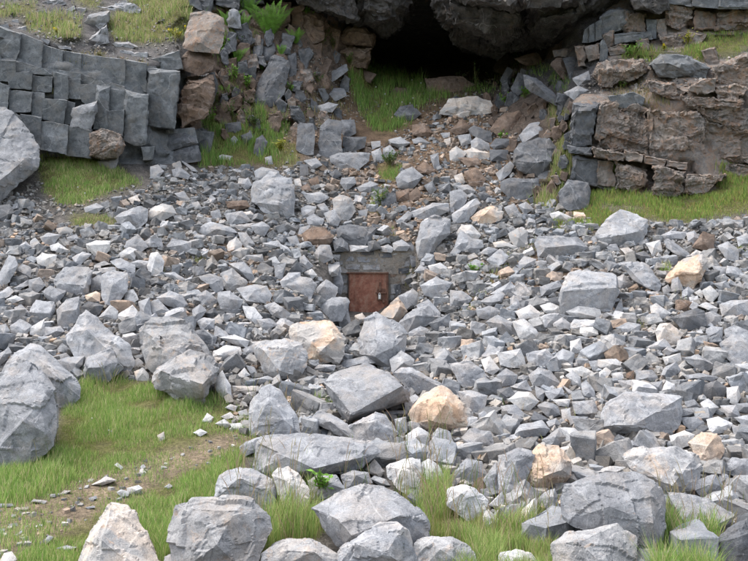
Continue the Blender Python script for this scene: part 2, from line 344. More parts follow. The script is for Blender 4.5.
mi[inpoly(qx, qy, pts('183,165 225,150 228,0 216,0 190,50')) | (inpoly(qx, qy, pts('225,130 228,-100 345,-100 345,60 320,90 290,140')) & (gm < .2) & ((qx*7+qy*3) % 40 < 26))] = 3
mi[inpoly(qx, qy, pts('574,205 572,95 600,90 605,60 600,-200 1210,-200 1210,170 690,192'))] = 2
mi[inpoly(qx, qy, pts('376,74 500,80 560,50 600,-200 345,-200 345,20'))] = 3
mi[gm > .35] = 0
hill.data.polygons.foreach_set('material_index', mi.ravel())
tag(hill, kind='structure')
gnd = mesh_obj('ground', [(-500, -500, -.6), (500, -500, -.6), (500, 500, -.6), (-500, 500, -.6)], [(0, 1, 2, 3)], M['grass_ground'] if 'grass_ground' in M else M['ground'])
ga = gnd.data.color_attributes.new('tint', 'FLOAT_COLOR', 'POINT'); ga.data.foreach_set('color', [.085, .1, .035, 1]*4)
tag(gnd, kind='structure')

# ------------------------------------------------------------ rock builder
def hull(P):
    bm = bmesh.new()
    vs = [bm.verts.new(p) for p in P]
    r = bmesh.ops.convex_hull(bm, input=vs, use_existing_faces=False)
    bmesh.ops.delete(bm, geom=[v for v in bm.verts if not v.link_faces], context='VERTS')
    return bm
def craft(P, target, rough, chips, seed, size, beds=False, maxv=4000):
    """hull of the points, cut finer, corners chipped off along planes, surface broken and pitted"""
    bm = hull(P); rnd = random.Random(seed)
    for it in range(7):
        es = [e for e in bm.edges if e.calc_length() > target]
        if not es or len(bm.verts) > maxv: break
        bmesh.ops.subdivide_edges(bm, edges=es, cuts=1)
        bmesh.ops.triangulate(bm, faces=[f for f in bm.faces if len(f.verts) > 3])
    bm.normal_update()
    co = np.array([v.co for v in bm.verts]); no = np.array([v.normal for v in bm.verts])
    for k in range(chips):
        n = np.array([rnd.gauss(0, 1) for _ in range(3)]); n /= np.linalg.norm(n)
        s = co@n; t = s.max()-rnd.uniform(.008, .036)*size
        co -= np.clip(s-t, 0, None)[:, None]*n
    o = Vector((rnd.uniform(-50, 50), rnd.uniform(-50, 50), rnd.uniform(-50, 50))); k = 1/size
    tilt = Vector((rnd.uniform(-.3, .3), rnd.uniform(-.3, .3), 1)).normalized()
    for i, c in enumerate(co):
        p = Vector(c)*k; q = p*2.2+o
        ww = q+noise.noise_vector(q*.7)*.28
        a = (noise.cell(ww*1.3)-.5)*.045+(noise.cell(ww*3.1+o)-.5)*.018+noise.fractal(q*2.0, 1, 2.2, 5)*.034
        if beds == 2: a += (noise.cell(ww*6+o)-.5)*.020+(noise.cell(ww*12)-.5)*.010+noise.fractal(q*7, 1, 2, 3)*.012
        if beds: a += (noise.cell(Vector((0, 0, (p.dot(tilt)+noise.noise(q*.5)*.10)*9))+o)-.5)*.04
        co[i] += no[i]*a*rough*size
    F_ = [[v.index for v in f.verts] for f in (bm.verts.index_update() or bm.faces)]
    bm.free(); return co, F_
CTR = [0]
POLYS = []     # outlines and near depth of what is already standing
def solid(name, out, ridges, mat, d, lean=.55, thick=.75, rough=1.0, chips=9, px_t=3.2, parent=None, beds=False, back=None):
    """out: outline as seen; d: distance of its foot; the top leans back, the ridges stand forward, the body goes thick behind"""
    CTR[0] += 1
    o = np.array(out); o = o.mean(0)+(o-o.mean(0))*1.035; out = [tuple(q) for q in o]; ymax = o[:, 1].max(); ymin = o[:, 1].min(); wp = np.ptp(o[:, 0]); hp = ymax-ymin
    size = math.sqrt(max(wp, 4)*max(hp, 4))/F*d
    c = o.mean(0); P = []
    for x, y in out:
        dd = d+(ymax-y)/F*d*lean; P.append(unp(x, y, dd))
        bx, by = c[0]+(x-c[0])*.78, c[1]+(y-c[1])*.78
        P.append(unp(bx, by, dd+(back if back else thick*size)))
    for r in ridges:
        x, y = r[0], r[1]; f = r[2] if len(r) > 2 else .28
        P.append(unp(x, y, d+(ymax-y)/F*d*lean-f*size))
    P = np.array(P); ctr = P.mean(0); P -= ctr
    big = max(wp, hp)
    co, fs = craft(P, px_t/F*d*(1 if big > 30 else .9 if big > 16 else 1.0)*(1.0 if big > 40 else 1.25), rough, chips if big > 16 else 4, CTR[0]*13+5, size, beds, maxv=6000 if big > 90 else 3000)
    ob = mesh_obj(name, co, fs, mat, parent, sharp=24)
    if parent is None: ob.location = ctr
    else: ob.location = ctr-np.array(parent.location)
    ob['_s'] = size; del ob['_s']
    return ob
# ------------------------------------------------------------ the rocks of the slope, read off one by one: stone | outline | ridges | short name | label
ROCKS = r'''
@ 0 449 4.987
k|555,262 640,265 690,340 740,420 790,520 815,620 360,640 415,500 440,410 490,350|548,290,.15 505,450,.45 480,600,.4 700,600,.3|pale pink pyramid boulder|large pale pink pyramid boulder in the bottom left foreground by the grass path
p|580,215 605,200 645,212 640,235 610,245||path pebble pair|
p|632,195 690,180 712,195 690,222 640,228|||pale flat stone right of its small twin on the bare path
k|450,180 500,160 530,135 582,155 510,183|||flat pinkish triangular stone lying in the grass path
p|570,80 585,68 615,90 605,105|||
g|155,262 170,250 235,258 225,275|||
g|-30,285 0,272 60,272 70,285 0,292|||
g|440,245 480,232 485,248 450,258|||
k|295,225 320,205 355,208 330,225|||
g|425,290 470,282 475,292 440,300|||
g|210,465 240,430 268,438 250,460 225,478|||
g|-10,400 25,395 20,425 0,430|||
g|40,375 85,368 90,385 50,388|||
p|0,559 20,520 60,510 85,550 60,600 0,600|||pale stone at the bottom left corner in worn grass
g|280,495 330,480 385,490 340,512|||
g|70,430 110,405 115,412 85,435|||
@ 150 449 4.987
m|125,300 135,280 215,238 330,255 420,262 480,243 540,275 590,320 605,400 560,480 510,540 500,640 100,640 90,460 110,350|220,290,.2 430,300,.25 330,480,.32 200,480,.2|big mottled foreground boulder|big rounded mottled grey boulder with rusty patches, right of the pink pyramid
g|345,130 380,110 450,95 505,102 510,130 580,130 625,155 635,230 600,320 520,320 315,255 325,190|440,150,.3 530,190,.25 380,200,.2|angular boulder behind it|angular grey boulder right behind the big mottled foreground boulder
k|608,130 640,98 690,90 748,130 798,200 793,300 700,330 650,260 628,180|700,170,.3|pale pinkish egg boulder|pale pinkish rounded boulder in grass under the wide slab boulder
m|530,640 555,520 620,465 690,437 800,442 850,465 935,520 960,640|660,500,.2 820,510,.3|mottled boulder at bottom edge|low mottled grey boulder on the bottom edge, right of the tall grass
g|50,640 70,535 105,522 150,528 200,570 230,640|||small grey hump on the bottom edge between the pink pyramid and mottled boulder
g|70,190 95,172 115,185 95,200|||
@ 250 371 2.952
g|20,212 40,190 150,180 270,195 360,210 384,240 350,272 290,300 190,322 60,325 10,300 12,250|34,215,.1 110,250,.32 190,288,.38 300,262,.28 250,215,.05|wide slab boulder|wide light grey slab boulder with a dark underside, above the pinkish egg boulder
@ 300 337 4.987
g|118,230 150,190 250,150 330,132 440,170 520,240 550,270 545,325 400,375 255,427 235,432 190,370 140,290|160,268,.32 252,388,.5 512,242,.42 330,320,.46|tilted block boulder|large tilted block boulder with a smooth pale top facing the camera
o|540,385 590,310 690,236 748,265 810,320 860,380 850,450 780,470 660,470 560,440|600,330,.3 720,340,.4 660,420,.35|orange boulder|orange and white boulder right of the tilted block boulder
g|460,180 500,150 560,150 700,230 720,260 600,290 550,270 520,240|560,180,.3|grey wedge above the orange boulder|dark grey wedge rock wedged between the tilted block and the orange boulder
p|445,112 505,70 570,108 565,150 500,158 460,180|510,130,.3|pale block|pale block above the tilted block boulder
g|200,160 215,120 290,105 345,90 380,130 330,140 250,155|||grey slab lying behind the tilted block boulder
g|70,160 90,135 180,140 170,170 100,175|||
g|65,400 95,367 150,385 235,430 285,500 280,530 150,470 80,440|150,420,.25||grey rock leaning on the lower left of the tilted block boulder
g|240,440 375,375 430,385 490,480 430,525 280,530|370,420,.3|block under the tilted boulder|pale triangular block right under the tilted block boulder
p|523,490 590,445 652,490 625,570 530,540|590,490,.3||small pale cube rock under the orange boulder
g|655,490 690,450 748,470 770,540 680,550|||
g|418,370 540,364 532,388 430,395|||thin flat slate between the tilted block and the orange boulder
p|545,300 575,285 600,305 560,340|||
g|470,410 530,395 535,470 500,500 480,460|||
@ 300 449 4.987
g|52,290 110,255 200,210 330,173 420,185 520,240 600,300 648,370 640,440 600,470 400,540 200,500 105,400|105,312,.2 188,350,.38 257,432,.42 370,262,.22 500,330,.3|big domed front boulder|big domed grey boulder with one dark left face, bottom centre of the photo
g|190,520 200,490 270,440 370,370 430,388 480,362 545,400 565,470 610,640 170,640|265,470,.3 370,460,.35 512,388,.3 430,520,.4|cracked rock at bottom centre|pale cracked rock on the bottom edge in front of the big domed boulder
m|560,640 570,470 600,445 650,437 760,440 820,465 870,510 905,640|700,500,.25||low pitted grey boulder on the bottom edge, right of the cracked rock
d|533,235 580,202 615,240 612,300 570,280|||small dark pointed stone in grass right of the big domed boulder
g|40,160 90,122 180,130 225,200 130,248 60,250|||
g|205,130 260,105 340,118 362,170 300,182 235,208 210,165|280,130,.3||
g|350,150 372,133 430,150 452,185 400,190|||
k|325,100 372,48 422,110 400,145 340,122|||small pink pointed stone below the right end of the wide slab boulder
p|428,90 460,70 520,50 600,45 615,170 620,240 540,240 480,190 440,140|520,100,.2|whitish pair behind the grass|left one of two whitish upright rocks behind the tall grass
p|603,70 640,50 690,80 732,160 720,230 620,230|660,110,.25||right one of two whitish upright rocks behind the tall grass
@ 450 449 4.987
g|20,110 80,50 160,60 182,130 130,172 60,160 25,145|90,90,.25||
g|163,150 230,70 300,105 292,215 200,225|230,120,.25||
g|268,70 290,30 345,5 425,30 360,110 350,250 280,240|330,60,.25|grey upright left of orange rock|tall grey upright rock left of the cream and orange rock
p|-10,200 60,172 130,190 187,260 162,355 90,360 -20,280|60,220,.3|whitish rock above the grass|whitish rounded rock above the yellow grass, left of the cream and orange rock
g|438,245 470,215 522,198 562,330 535,375 490,310|515,240,.2||dark sided wedge stone under the cream and orange rock
p|340,340 360,300 427,238 437,340 420,390 350,380|||pale pointed shard standing right of the yellow grass
p|423,370 460,350 530,400 500,470 440,440|460,390,.3||small whitish rock at the right end of the yellow grass
p|190,280 260,213 272,270 240,305|||
g|280,250 345,243 342,300 300,305|||
p|160,330 190,298 250,360 240,400 170,395|||
p|245,520 330,500 400,520 445,570 430,640 250,640|330,540,.2||low pale stone on the bottom edge, in front of the yellow grass
g|350,260 400,245 400,290 350,320|||
@ 498 371 2.952
o|55,292 70,265 100,240 130,212 180,218 215,265 218,310 190,340 150,350 110,356 75,342|95,255,.22 130,312,.4 190,292,.35|cream and orange rock|cream and orange rock with a grey left face, above the yellow grass
g|188,372 200,340 250,318 330,305 400,300 470,330 490,375 492,500 485,560 430,560 350,475 250,470 190,445|300,335,.1 450,352,.12 330,400,.22 460,450,.22|massive grey block|massive grey block standing between the cream and orange rock and the triangular slab
m|153,510 200,475 350,453 400,490 430,560 435,640 165,640 155,545|235,502,.3 300,560,.35|brown patched boulder|boulder with rusty brown patches on the bottom edge below the massive grey block
m|368,252 400,230 530,216 592,250 602,290 585,350 530,372 490,362 470,322 440,300 390,292|470,250,.2 515,340,.3 570,270,.2|speckled block|dark speckled block with lichen, right behind the massive grey block
g|305,130 320,95 380,62 440,65 545,75 540,130 532,165 500,190 430,195 370,185 330,180 308,165|325,100,.2 520,90,.2 400,160,.32 340,160,.3|flat topped pale boulder|long flat topped pale grey boulder alone amid small scree, right side
o|560,212 600,180 650,183 672,230 662,260 630,282 590,272|620,220,.3|crumbly orange rock|crumbly orange rock right below the long flat topped pale boulder
g|0,300 0,250 60,225 100,235 65,290 75,345 60,370 0,370|30,300,.15||
@ 598 449 4.987
g|343,212 420,213 560,248 682,330 662,362 560,425 470,452 410,372 385,310|440,245,.1 600,375,.25 470,432,.3|triangular slab|smooth triangular grey slab pointing down, above the lush grass tuft
d|555,475 650,400 748,338 860,380 870,640 700,640|700,440,.25|dark corner boulder|dark boulder at the bottom right corner beside the lush grass
g|478,210 500,150 590,123 642,200 610,252 530,248|570,170,.3||
p|5,120 20,95 60,83 142,90 110,122 20,133|||
g|680,300 700,285 748,268 790,300 748,335 700,330|||
g|638,75 670,45 748,48 820,90 800,165 700,152 645,120|720,80,.25||grey rock at the right edge, right of the crumbly orange rock
g|300,520 370,500 430,550 440,640 300,640|||small grey stone on the bottom edge in front of the massive grey block
k|600,190 640,178 660,210 620,220|||
g|600,110 650,130 660,180 610,165|||
g|640,210 700,215 740,250 690,260|||
@ 598 337 4.987
w|355,492 430,465 482,485 462,540 400,562 362,525|||chalky white stone just left of the crumbly orange rock
p|540,412 600,395 672,430 652,478 560,482|||pale rounded stone above the crumbly orange rock
p|508,330 550,305 602,350 572,392 530,372|||
g|413,402 500,393 532,430 480,472 430,442|||
g|430,322 480,310 512,350 440,352|||
g|413,357 500,350 507,390 420,397|||
d|515,242 590,215 642,250 632,300 560,312 518,282|570,250,.3||
g|428,192 500,178 602,200 570,222 440,212|||
p|640,252 700,245 712,300 692,342 645,322|||
g|328,150 390,123 417,170 350,217 310,190|||
g|188,167 270,163 302,200 270,227 190,217|||
p|320,267 340,215 382,235 397,280 345,290|||
g|258,227 320,220 322,270 290,277|||
g|98,217 200,213 217,250 130,262|||
p|-5,112 90,108 157,150 60,167 0,152|||
p|-5,182 40,150 67,170 30,217 0,227|||
g|318,72 350,45 402,70 350,97|||
g|238,52 330,5 372,50 300,72|||
p|63,182 120,173 132,215 80,217|||
g|418,102 500,88 592,140 560,157 530,182 450,132|||
p|318,102 410,80 417,130 340,142|||
g|608,32 680,-25 780,-25 790,120 680,142 620,82|700,20,.1|big grey slab at right edge|big smooth grey slab at the right edge, level with the flat topped boulder
g|688,332 748,328 790,350 748,382 700,372|||
g|608,342 690,338 712,400 650,412|||
g|678,402 748,388 790,440 748,462|||
g|668,432 740,460 790,490 748,502 680,502|||
d|58,522 100,483 162,515 100,552|||
g|108,542 170,513 212,550 150,570|||
b|140,180 180,165 180,210 140,205|||
@ 450 337 4.987
w|288,312 340,270 400,275 447,320 402,367 350,360|||bright white rounded stone in the scree between the orange and pale boulders
g|233,192 280,153 337,190 322,240 250,247|290,190,.3||
g|388,192 440,148 500,168 562,240 480,252 410,242|450,180,.3||
p|153,112 200,98 247,160 212,192 180,172|||
p|238,77 350,58 372,110 387,165 300,152 250,142|330,90,.2||
g|328,462 350,435 460,413 497,460 470,490 340,512 320,490|460,450,.3 340,470,.3||pale oblong slab stone below the bright white stone
g|433,342 470,318 540,343 552,390 490,402|||
p|508,312 600,308 592,350 540,342|||
g|608,322 720,313 737,370 680,402 620,382|||
w|568,162 660,143 722,180 700,207 620,172|||
p|573,192 610,163 652,200 657,260 610,242|||
g|488,122 560,58 622,80 612,130 560,152|||
p|598,22 650,5 667,80 600,82|||
g|378,82 480,58 532,110 480,152 400,142|460,90,.2||
g|38,272 100,263 192,290 170,372 90,382 60,332|110,300,.25|grey block right of the orange boulder|
g|-5,132 100,118 170,170 192,220 100,252 50,242|90,150,.2|sloping grey slab|broad sloping grey slab above right of the orange boulder
d|233,262 300,248 332,290 270,332 240,302|||
g|253,342 330,338 402,410 300,392 260,382|||
g|138,382 170,368 232,415 150,432|||
g|278,432 320,378 372,410 312,457|||
g|148,432 230,418 272,450 190,472|||
p|38,432 80,388 142,400 130,450 60,462|||
g|55,500 100,453 200,470 220,540 100,570|||
g|458,512 550,448 592,500 540,552 470,552|||
p|548,452 620,453 672,500 590,547|||
g|588,392 690,398 682,440 600,442|||
p|628,452 695,438 692,475 640,480|||
g|478,422 530,403 552,440 500,462|||
p|553,362 600,353 602,410 560,422|||
g|423,242 482,270 462,322 430,302|||
g|468,272 560,248 572,290 500,322|||
g|653,232 680,213 722,270 732,310 660,302|||
g|558,237 640,290 590,292|||
d|403,412 420,368 492,410 450,442|||
g|298,247 380,213 412,270 340,272|||
g|108,122 217,215 170,207 130,172|||
k|320,35 360,28 410,40 405,65 330,60|||
g|690,120 748,115 760,160 710,165|||
@ 0 337 4.987
g|-90,240 0,175 60,150 130,128 190,145 218,195 268,255 288,340 292,450 275,540 200,610 90,645 0,650 -90,640|60,235,.12 200,300,.28 110,420,.3 230,480,.2|great left boulder|great grey boulder at the left edge standing in the grass
g|12,170 70,80 140,28 200,33 282,110 370,190 402,240 402,300 352,352 290,352 200,300 60,180|150,62,.12 290,205,.3 230,150,.25|arched boulder behind it|arched grey boulder leaning behind the great left edge boulder
g|408,165 430,100 500,78 557,53 592,110 612,155 540,225 470,228 418,212|425,155,.28 592,122,.22 500,150,.3|flat faced rock by grass|grey rock with a pale flat top at the upper edge of the grass
p|658,122 690,103 717,130 690,157 668,152|||
k|668,172 710,153 742,180 742,218 680,218|||
g|268,77 310,30 352,60 320,82|||
g|273,92 330,78 352,100 300,112|||
g|282,115 340,100 420,95 410,140 360,185 300,150|||
g|-60,120 -10,85 40,50 60,80 10,130 -40,190|||
@ 0 225 4.987
g|320,545 430,428 480,465 560,540 640,600 665,680 655,745 420,745 380,620|430,520,.2 560,640,.2|broad peaked rock|broad peaked grey rock above the flat faced rock by the grass
@ 0 185 2.952
m|410,425 450,390 520,392 560,410 590,470 640,520 640,560 570,585 480,575 430,540 413,490|440,440,.18 560,460,.2 500,520,.22|rock with the drilled hole|grey rock with a round drilled hole, above the dark faced boulder
@ 150 337 4.987
m|28,150 110,118 200,60 270,80 325,120 352,170 332,202 278,262 266,335 220,338 100,292 40,270 0,235 0,190|50,165,.28 272,238,.5 180,140,.15 100,175,.3|dark faced boulder|big boulder with a dark front face and pale flat top, heading the grass
p|310,97 315,72 380,38 450,50 457,90 410,107 350,118|340,90,.3||
m|500,22 560,8 700,12 762,30 795,100 752,195 640,218 570,180 530,100|560,62,.28 690,60,.25 640,170,.3|pinkish grey block|wide pinkish grey block left of the orange block under the door
g|497,490 498,330 560,250 600,233 650,270 692,350 742,400 752,480 700,500|590,330,.25 650,400,.2|mossy upright rock|upright grey rock overgrown with grass stalks above the wide slab boulder
p|318,220 360,168 402,240 407,300 360,310 330,262|||pale rock in grass right below the dark faced boulder
w|258,422 285,378 317,400 302,430|||whitish pointed stone at the grass edge, left of the rubble heap
p|373,352 400,333 437,345 425,372|||
w|213,477 250,457 287,475 250,497|||whitish flat stone lying alone on the path grass
p|323,432 370,408 412,440 380,457|||
p|353,397 400,373 427,400 380,412|||
p|438,372 480,358 492,385 450,397|||
w|398,432 450,428 472,460 410,462|||
p|648,232 690,208 722,240 660,262|||
w|668,262 710,233 727,280 690,292|||
p|433,192 470,153 502,190 450,207|||
g|478,142 520,148 542,195 500,182|||
k|408,242 540,243 552,270 480,287 420,272|||thin pinkish slab lying above the mossy upright rock
g|498,212 590,193 637,215 550,242|||
g|458,62 510,38 527,75 480,97|||
p|340,2 420,-12 500,18 480,57 400,32|||
g|445,550 480,520 555,495 550,560 470,600|||
k|35,490 70,470 75,510 45,520|||
@ 0 185 2.952
d|543,437 600,423 642,450 632,475 560,480|||
@ 0 225 4.987
k|280,17 330,6 367,25 355,44 290,47|||flat pinkish stone on the rim of the yellow grass patch, far left scree
w|430,95 480,77 552,80 547,125 502,165 465,150 435,120|435,100,.25 545,95,.2||white topped block in the left scree, right of the snow white stone
w|178,165 210,138 282,150 272,202 240,217 188,192|||snow white stone in the middle of the left scree
g|198,62 240,38 302,50 270,97 218,97|||
p|248,102 290,88 342,125 310,142 253,127|||
g|358,162 410,133 457,145 400,202 373,192|||
g|268,272 320,208 440,208 457,230 447,330 400,352 330,342 273,302|300,290,.2 430,300,.2|square block of left scree|large smooth square block in the middle of the left scree
g|283,422 330,368 397,353 402,380 392,480 320,517 285,500|300,432,.28 385,420,.25||upright grey block below the large square block of the left scree
g|143,432 180,373 270,383 277,420 250,477 190,477|170,437,.28 250,440,.25||wide wedge block left of the upright one in the left scree
p|148,512 220,468 227,540 200,561 148,547|||
g|-20,310 0,230 40,148 80,158 92,200 50,282 10,312|40,230,.2|long leaning slab|long leaning slab at the left edge of the scree
g|78,222 110,193 152,210 157,265 108,272|||
g|143,272 200,258 227,300 180,347 143,322|||
d|398,412 440,378 522,400 492,452 438,442|||
o|423,350 480,328 502,340 497,387 428,377|||small orange block right below the large square block of the left scree
g|508,250 560,223 642,240 622,290 632,330 602,380 530,407 503,350|560,300,.25|crackled rock|rough crackled grey rock right of the large square block, left scree
g|453,272 490,248 522,260 507,322 453,327|||
g|548,182 600,163 677,200 672,247 590,217|||
p|488,462 550,398 592,430 582,472 518,477|||
p|628,332 665,318 692,370 650,397 618,372|||
g|648,187 690,173 747,180 732,227 678,212|||
g|488,217 570,208 577,230 500,242|||
p|588,142 640,108 682,120 672,172 598,167|||
k|473,197 520,178 552,195 488,212|||
g|208,332 250,303 332,330 290,392 238,372|||
g|68,312 140,273 147,300 88,332|||
g|628,82 690,48 742,110 700,142 618,112|||
p|578,452 660,398 712,460 650,487 588,482|||
g|688,382 748,358 760,470 700,442|||
g|68,412 105,395 145,430 180,470 100,440|||
g|48,502 100,468 162,500 130,552 58,542|||
g|-20,350 40,305 70,330 30,365 -10,375|||
g|-20,505 30,490 50,530 0,560|||
p|30,370 80,350 120,370 60,395|||
g|225,510 300,505 325,535 260,565 215,555|||
g|90,105 130,80 160,110 120,135|||
p|150,80 175,62 200,90 190,130 150,120|||
g|330,60 380,45 395,70 340,85|||
@ 150 225 4.987
m|348,242 410,210 442,245 487,285 480,302 430,312 400,337 368,312 353,270|410,240,.2 380,290,.3|two tone boulder|brown and white boulder perched at the middle of the left scree
g|388,192 470,183 502,220 530,280 510,292 460,252 413,217|||
g|433,317 520,296 582,305 612,350 592,392 480,397 463,350|520,330,.2 480,380,.3|smooth flat boulder|smooth flat grey boulder right below the brown and white boulder
g|333,332 400,328 467,375 452,412 400,452 350,422 338,370|400,370,.3||
g|228,352 280,323 342,375 320,407 258,402|||
g|208,422 250,396 284,425 240,482 213,462|||
d|268,442 320,408 337,440 300,467|||
g|28,362 100,328 162,350 192,400 150,432 60,387|100,360,.3||
g|238,257 300,243 362,260 367,322 330,342 288,302|||
k|383,102 395,80 430,58 462,95 457,132 388,132|||pinkish crumbly stone above the brown and white boulder
g|438,37 480,38 527,95 480,122 453,82|||
g|78,112 110,68 207,85 202,132 150,147|150,100,.3||
p|-15,202 0,142 40,133 72,180 62,242 0,257|||
g|68,242 120,233 177,270 160,282 88,262|||
g|648,282 690,238 752,235 755,322 690,327 658,312|690,270,.25||
g|568,402 620,383 702,440 690,482 608,452|||
k|316,467 345,443 364,480 345,507 318,492|||
p|378,487 410,478 427,510 400,527|||
p|458,402 520,408 562,460 530,502 478,462|||
g|233,22 300,-20 400,8 442,40 330,57 258,62|330,20,.25||wide grey rock at the top of the left scree bank, near its brown stones
g|418,2 520,-12 542,30 450,32|||
g|233,482 270,460 322,470 322,522 258,527|||
g|618,202 680,188 662,270 628,267|||
g|-2,382 40,368 102,430 60,457 0,452|||
g|500,5 560,-20 600,10 570,60 530,50|||
g|560,90 640,75 660,110 600,120|||
p|590,170 625,155 650,190 610,205|||
g|640,90 690,110 720,150 660,140|||
g|470,150 560,145 570,185 520,185|||
g|530,470 600,465 640,500 560,530|||
g|680,60 730,50 750,100 700,95|||
g|325,500 380,530 420,580 320,560|||
@ 300 225 4.987
b|13,42 60,8 130,13 167,60 150,97 90,107 18,92|40,70,.3 130,70,.3|brown boulder|brown boulder left of the dark square block over the door
p|78,212 130,193 202,200 187,252 130,267 83,242|||pale slab stone touching the left end of the door's stone wall
g|-70,300 -30,270 0,255 60,268 87,300 47,387 0,345|0,300,.2||
g|83,312 130,268 192,310 177,362 130,380 73,357|120,300,.3||
d|183,32 200,2 250,-7 380,15 362,80 347,122 280,120 188,82|210,40,.2 350,45,.2 330,100,.2|dark square block|dark square block resting on the wall over the rusty door
g|463,112 480,98 540,73 582,100 577,152 540,142 470,114|540,100,.3||
g|98,392 160,363 232,358 247,385 217,440 212,482 150,482 103,452|150,400,.28 200,400,.25|rock left of the door|bulky pale rock touching the left foot of the rusty door
d|198,392 245,383 242,442 213,432|||
o|393,452 430,410 490,358 512,390 537,432 500,472 480,497 430,482|500,402,.3 465,465,.35|orange wedge at the door|orange and cream wedge rock at the right foot of the rusty door
g|483,492 570,418 640,398 702,460 640,502 530,552|580,450,.3||
g|488,352 560,318 602,350 592,402 520,432|||
g|578,402 640,368 702,440 690,472 640,472|||
g|568,232 600,198 642,220 620,247|||
p|638,202 700,188 737,215 700,247 650,237|||
p|-2,242 60,218 87,250 60,272|||
g|-2,162 20,148 67,205 40,222 0,227|||
g|68,142 100,98 150,98 167,170 120,192 78,187|||
g|598,302 680,258 760,290 700,372 620,352|660,300,.25||
g|538,537 600,503 642,520 620,561 548,561|||
d|638,492 748,438 760,500 680,532|||
k|268,452 310,438 332,470 290,502|||
p|120,470 160,490 140,520 100,500|||
g|0,10 50,0 30,40 -10,50|||
d|160,80 205,62 240,92 246,130 172,134|||!13.3
d|335,85 375,72 410,118 345,130|||!13.3
m|398,108 440,96 472,118 455,138 402,132|||!13.35
g|462,90 510,70 550,105 535,130 468,128|||!13.35
g|148,242 200,232 218,290 208,345 158,332|||!12.9
g|150,188 196,184 207,233 160,242|||!13.1
d|545,150 590,160 600,205 555,210|||!13.2
m|245,100 300,112 350,104 345,136 250,132|||!13.35
@ 250 185 2.952
g|490,162 505,108 545,90 590,103 595,140 560,177 520,220 493,215|505,160,.22 555,150,.3 540,110,.15|big light boulder over right bank|big two tone grey boulder up right of the rusty door
g|316,465 335,396 372,376 440,408 464,440 456,522 430,548 365,528 345,495 322,500|340,440,.15 372,440,.28 430,475,.3 365,505,.3|twin block below the door|pale grey block with a dark notch at its foot, straight below the rusty door
o|115,440 118,420 150,405 235,401 277,450 280,500 262,525 200,529 165,520 155,475|160,450,.22 250,450,.28 210,490,.3|orange block under the door|square orange block left of the pale block below the rusty door
g|205,355 240,340 285,345 290,385 300,420 265,430 235,395|||
g|5,10 60,-40 120,-20 132,40 130,90 90,95 40,80 10,50|60,20,.25|mass at the top of the left bank|large grey mass at the top of the left bank, below the ledge stones
b|430,20 470,10 475,40 440,45|||
g|620,130 660,160 650,200 600,190|||
@ 450 225 4.987
k|288,42 340,13 387,30 387,107 330,112 300,82|||
p|28,42 60,0 110,-2 157,50 130,77 50,77|90,40,.3||pale rounded rock up right of the big two tone boulder
g|63,102 90,63 162,75 167,110 120,142 68,132|||
k|213,87 260,76 337,110 330,127 280,117 223,112|||
g|183,172 250,118 297,155 287,190 220,212|||
g|143,142 190,106 242,120 200,162|||
g|418,92 440,53 560,58 640,58 692,110 640,147 560,132 500,162 440,167|480,110,.25 620,100,.2|long broken ledge rock|long low broken grey rock below the right grass bench
g|328,202 370,153 432,170 420,202 350,222|||
g|148,382 180,360 260,333 277,345 260,387 200,407|||
g|198,342 300,283 332,310 300,352 218,352|||
g|448,307 540,278 562,305 500,347 453,362|||
d|483,367 555,353 552,400 490,387|||
p|448,402 500,386 547,405 547,450 480,447|||
p|323,432 400,398 457,440 447,472 350,472|||
p|578,432 640,403 748,418 760,470 620,467|||
g|513,492 560,458 602,490 602,527 520,527|||
p|598,492 620,468 745,473 742,507 640,527 600,517|||
w|648,512 730,506 742,547 680,561 648,542|||whitish cube stone below the dark fronted block, right scree
g|128,422 200,403 262,430 200,477 138,462|||
g|178,482 240,448 322,490 342,561 250,542|260,490,.3||
p|308,482 370,468 432,520 452,575 350,575|||
g|-2,322 60,328 112,365 90,392 0,417|||
g|68,207 130,168 172,190 160,227 100,232|||
k|78,157 120,138 142,160 90,177|||
g|700,60 748,45 760,80 710,95|||
g|0,140 20,110 55,130 30,160|||
@ 498 185 2.952
g|180,375 184,310 190,290 215,258 260,250 345,262 357,300 357,320 337,370 290,368 200,387|189,314,.3 352,302,.3 270,300,.3|dark fronted block|wide block with a flat pale top and dark front in the right scree
g|290,132 330,90 360,72 410,85 442,105 442,125 427,165 400,177 385,165 355,180 320,172 290,157|355,150,.3 330,100,.1 412,138,.22|pale boulder under right bench|big pale boulder perched below the right grass bench
@ 598 225 4.987
o|333,272 350,240 400,180 440,158 480,175 520,148 542,180 530,230 512,282 480,322 420,292 348,292|430,232,.3 500,240,.35|orange boulder of the right scree|large orange and cream boulder high in the right scree
k|453,152 490,123 522,135 527,160 468,167|||
b|468,112 510,65 520,28 582,50 572,100 577,147 530,132|||orange brown rock just above the large orange boulder of the right scree
g|118,192 200,178 252,200 322,300 302,337 230,317 168,272|150,212,.15 240,310,.25 200,220,.1|long slanting slab|long slanting grey slab left of the large orange boulder, right scree
g|328,77 350,63 457,140 452,162 410,167 338,112|||
w|518,327 560,301 607,345 572,390 538,372|||white angular stone below the large orange boulder of the right scree
w|480,337 510,318 532,345 520,367|||
g|603,397 660,373 770,373 780,450 620,452|680,400,.2||broad grey slab at the right edge, level with the dark fronted block
p|258,402 290,388 367,440 340,462 290,477 263,442|||
d|363,462 490,413 532,430 542,512 440,532 400,502|450,460,.25||
g|523,442 570,428 622,455 602,502 538,502|||
k|283,532 310,493 360,488 427,540 402,592 298,592|||round cream and white rock low in the right scree, by yellow grass
g|88,262 130,243 182,300 150,312 108,317|||
g|368,272 400,258 432,325 400,342 363,332|||
g|318,312 350,296 367,330 330,352|||
g|418,332 450,306 482,330 460,362 418,362|||
g|573,292 640,278 662,310 620,332|||
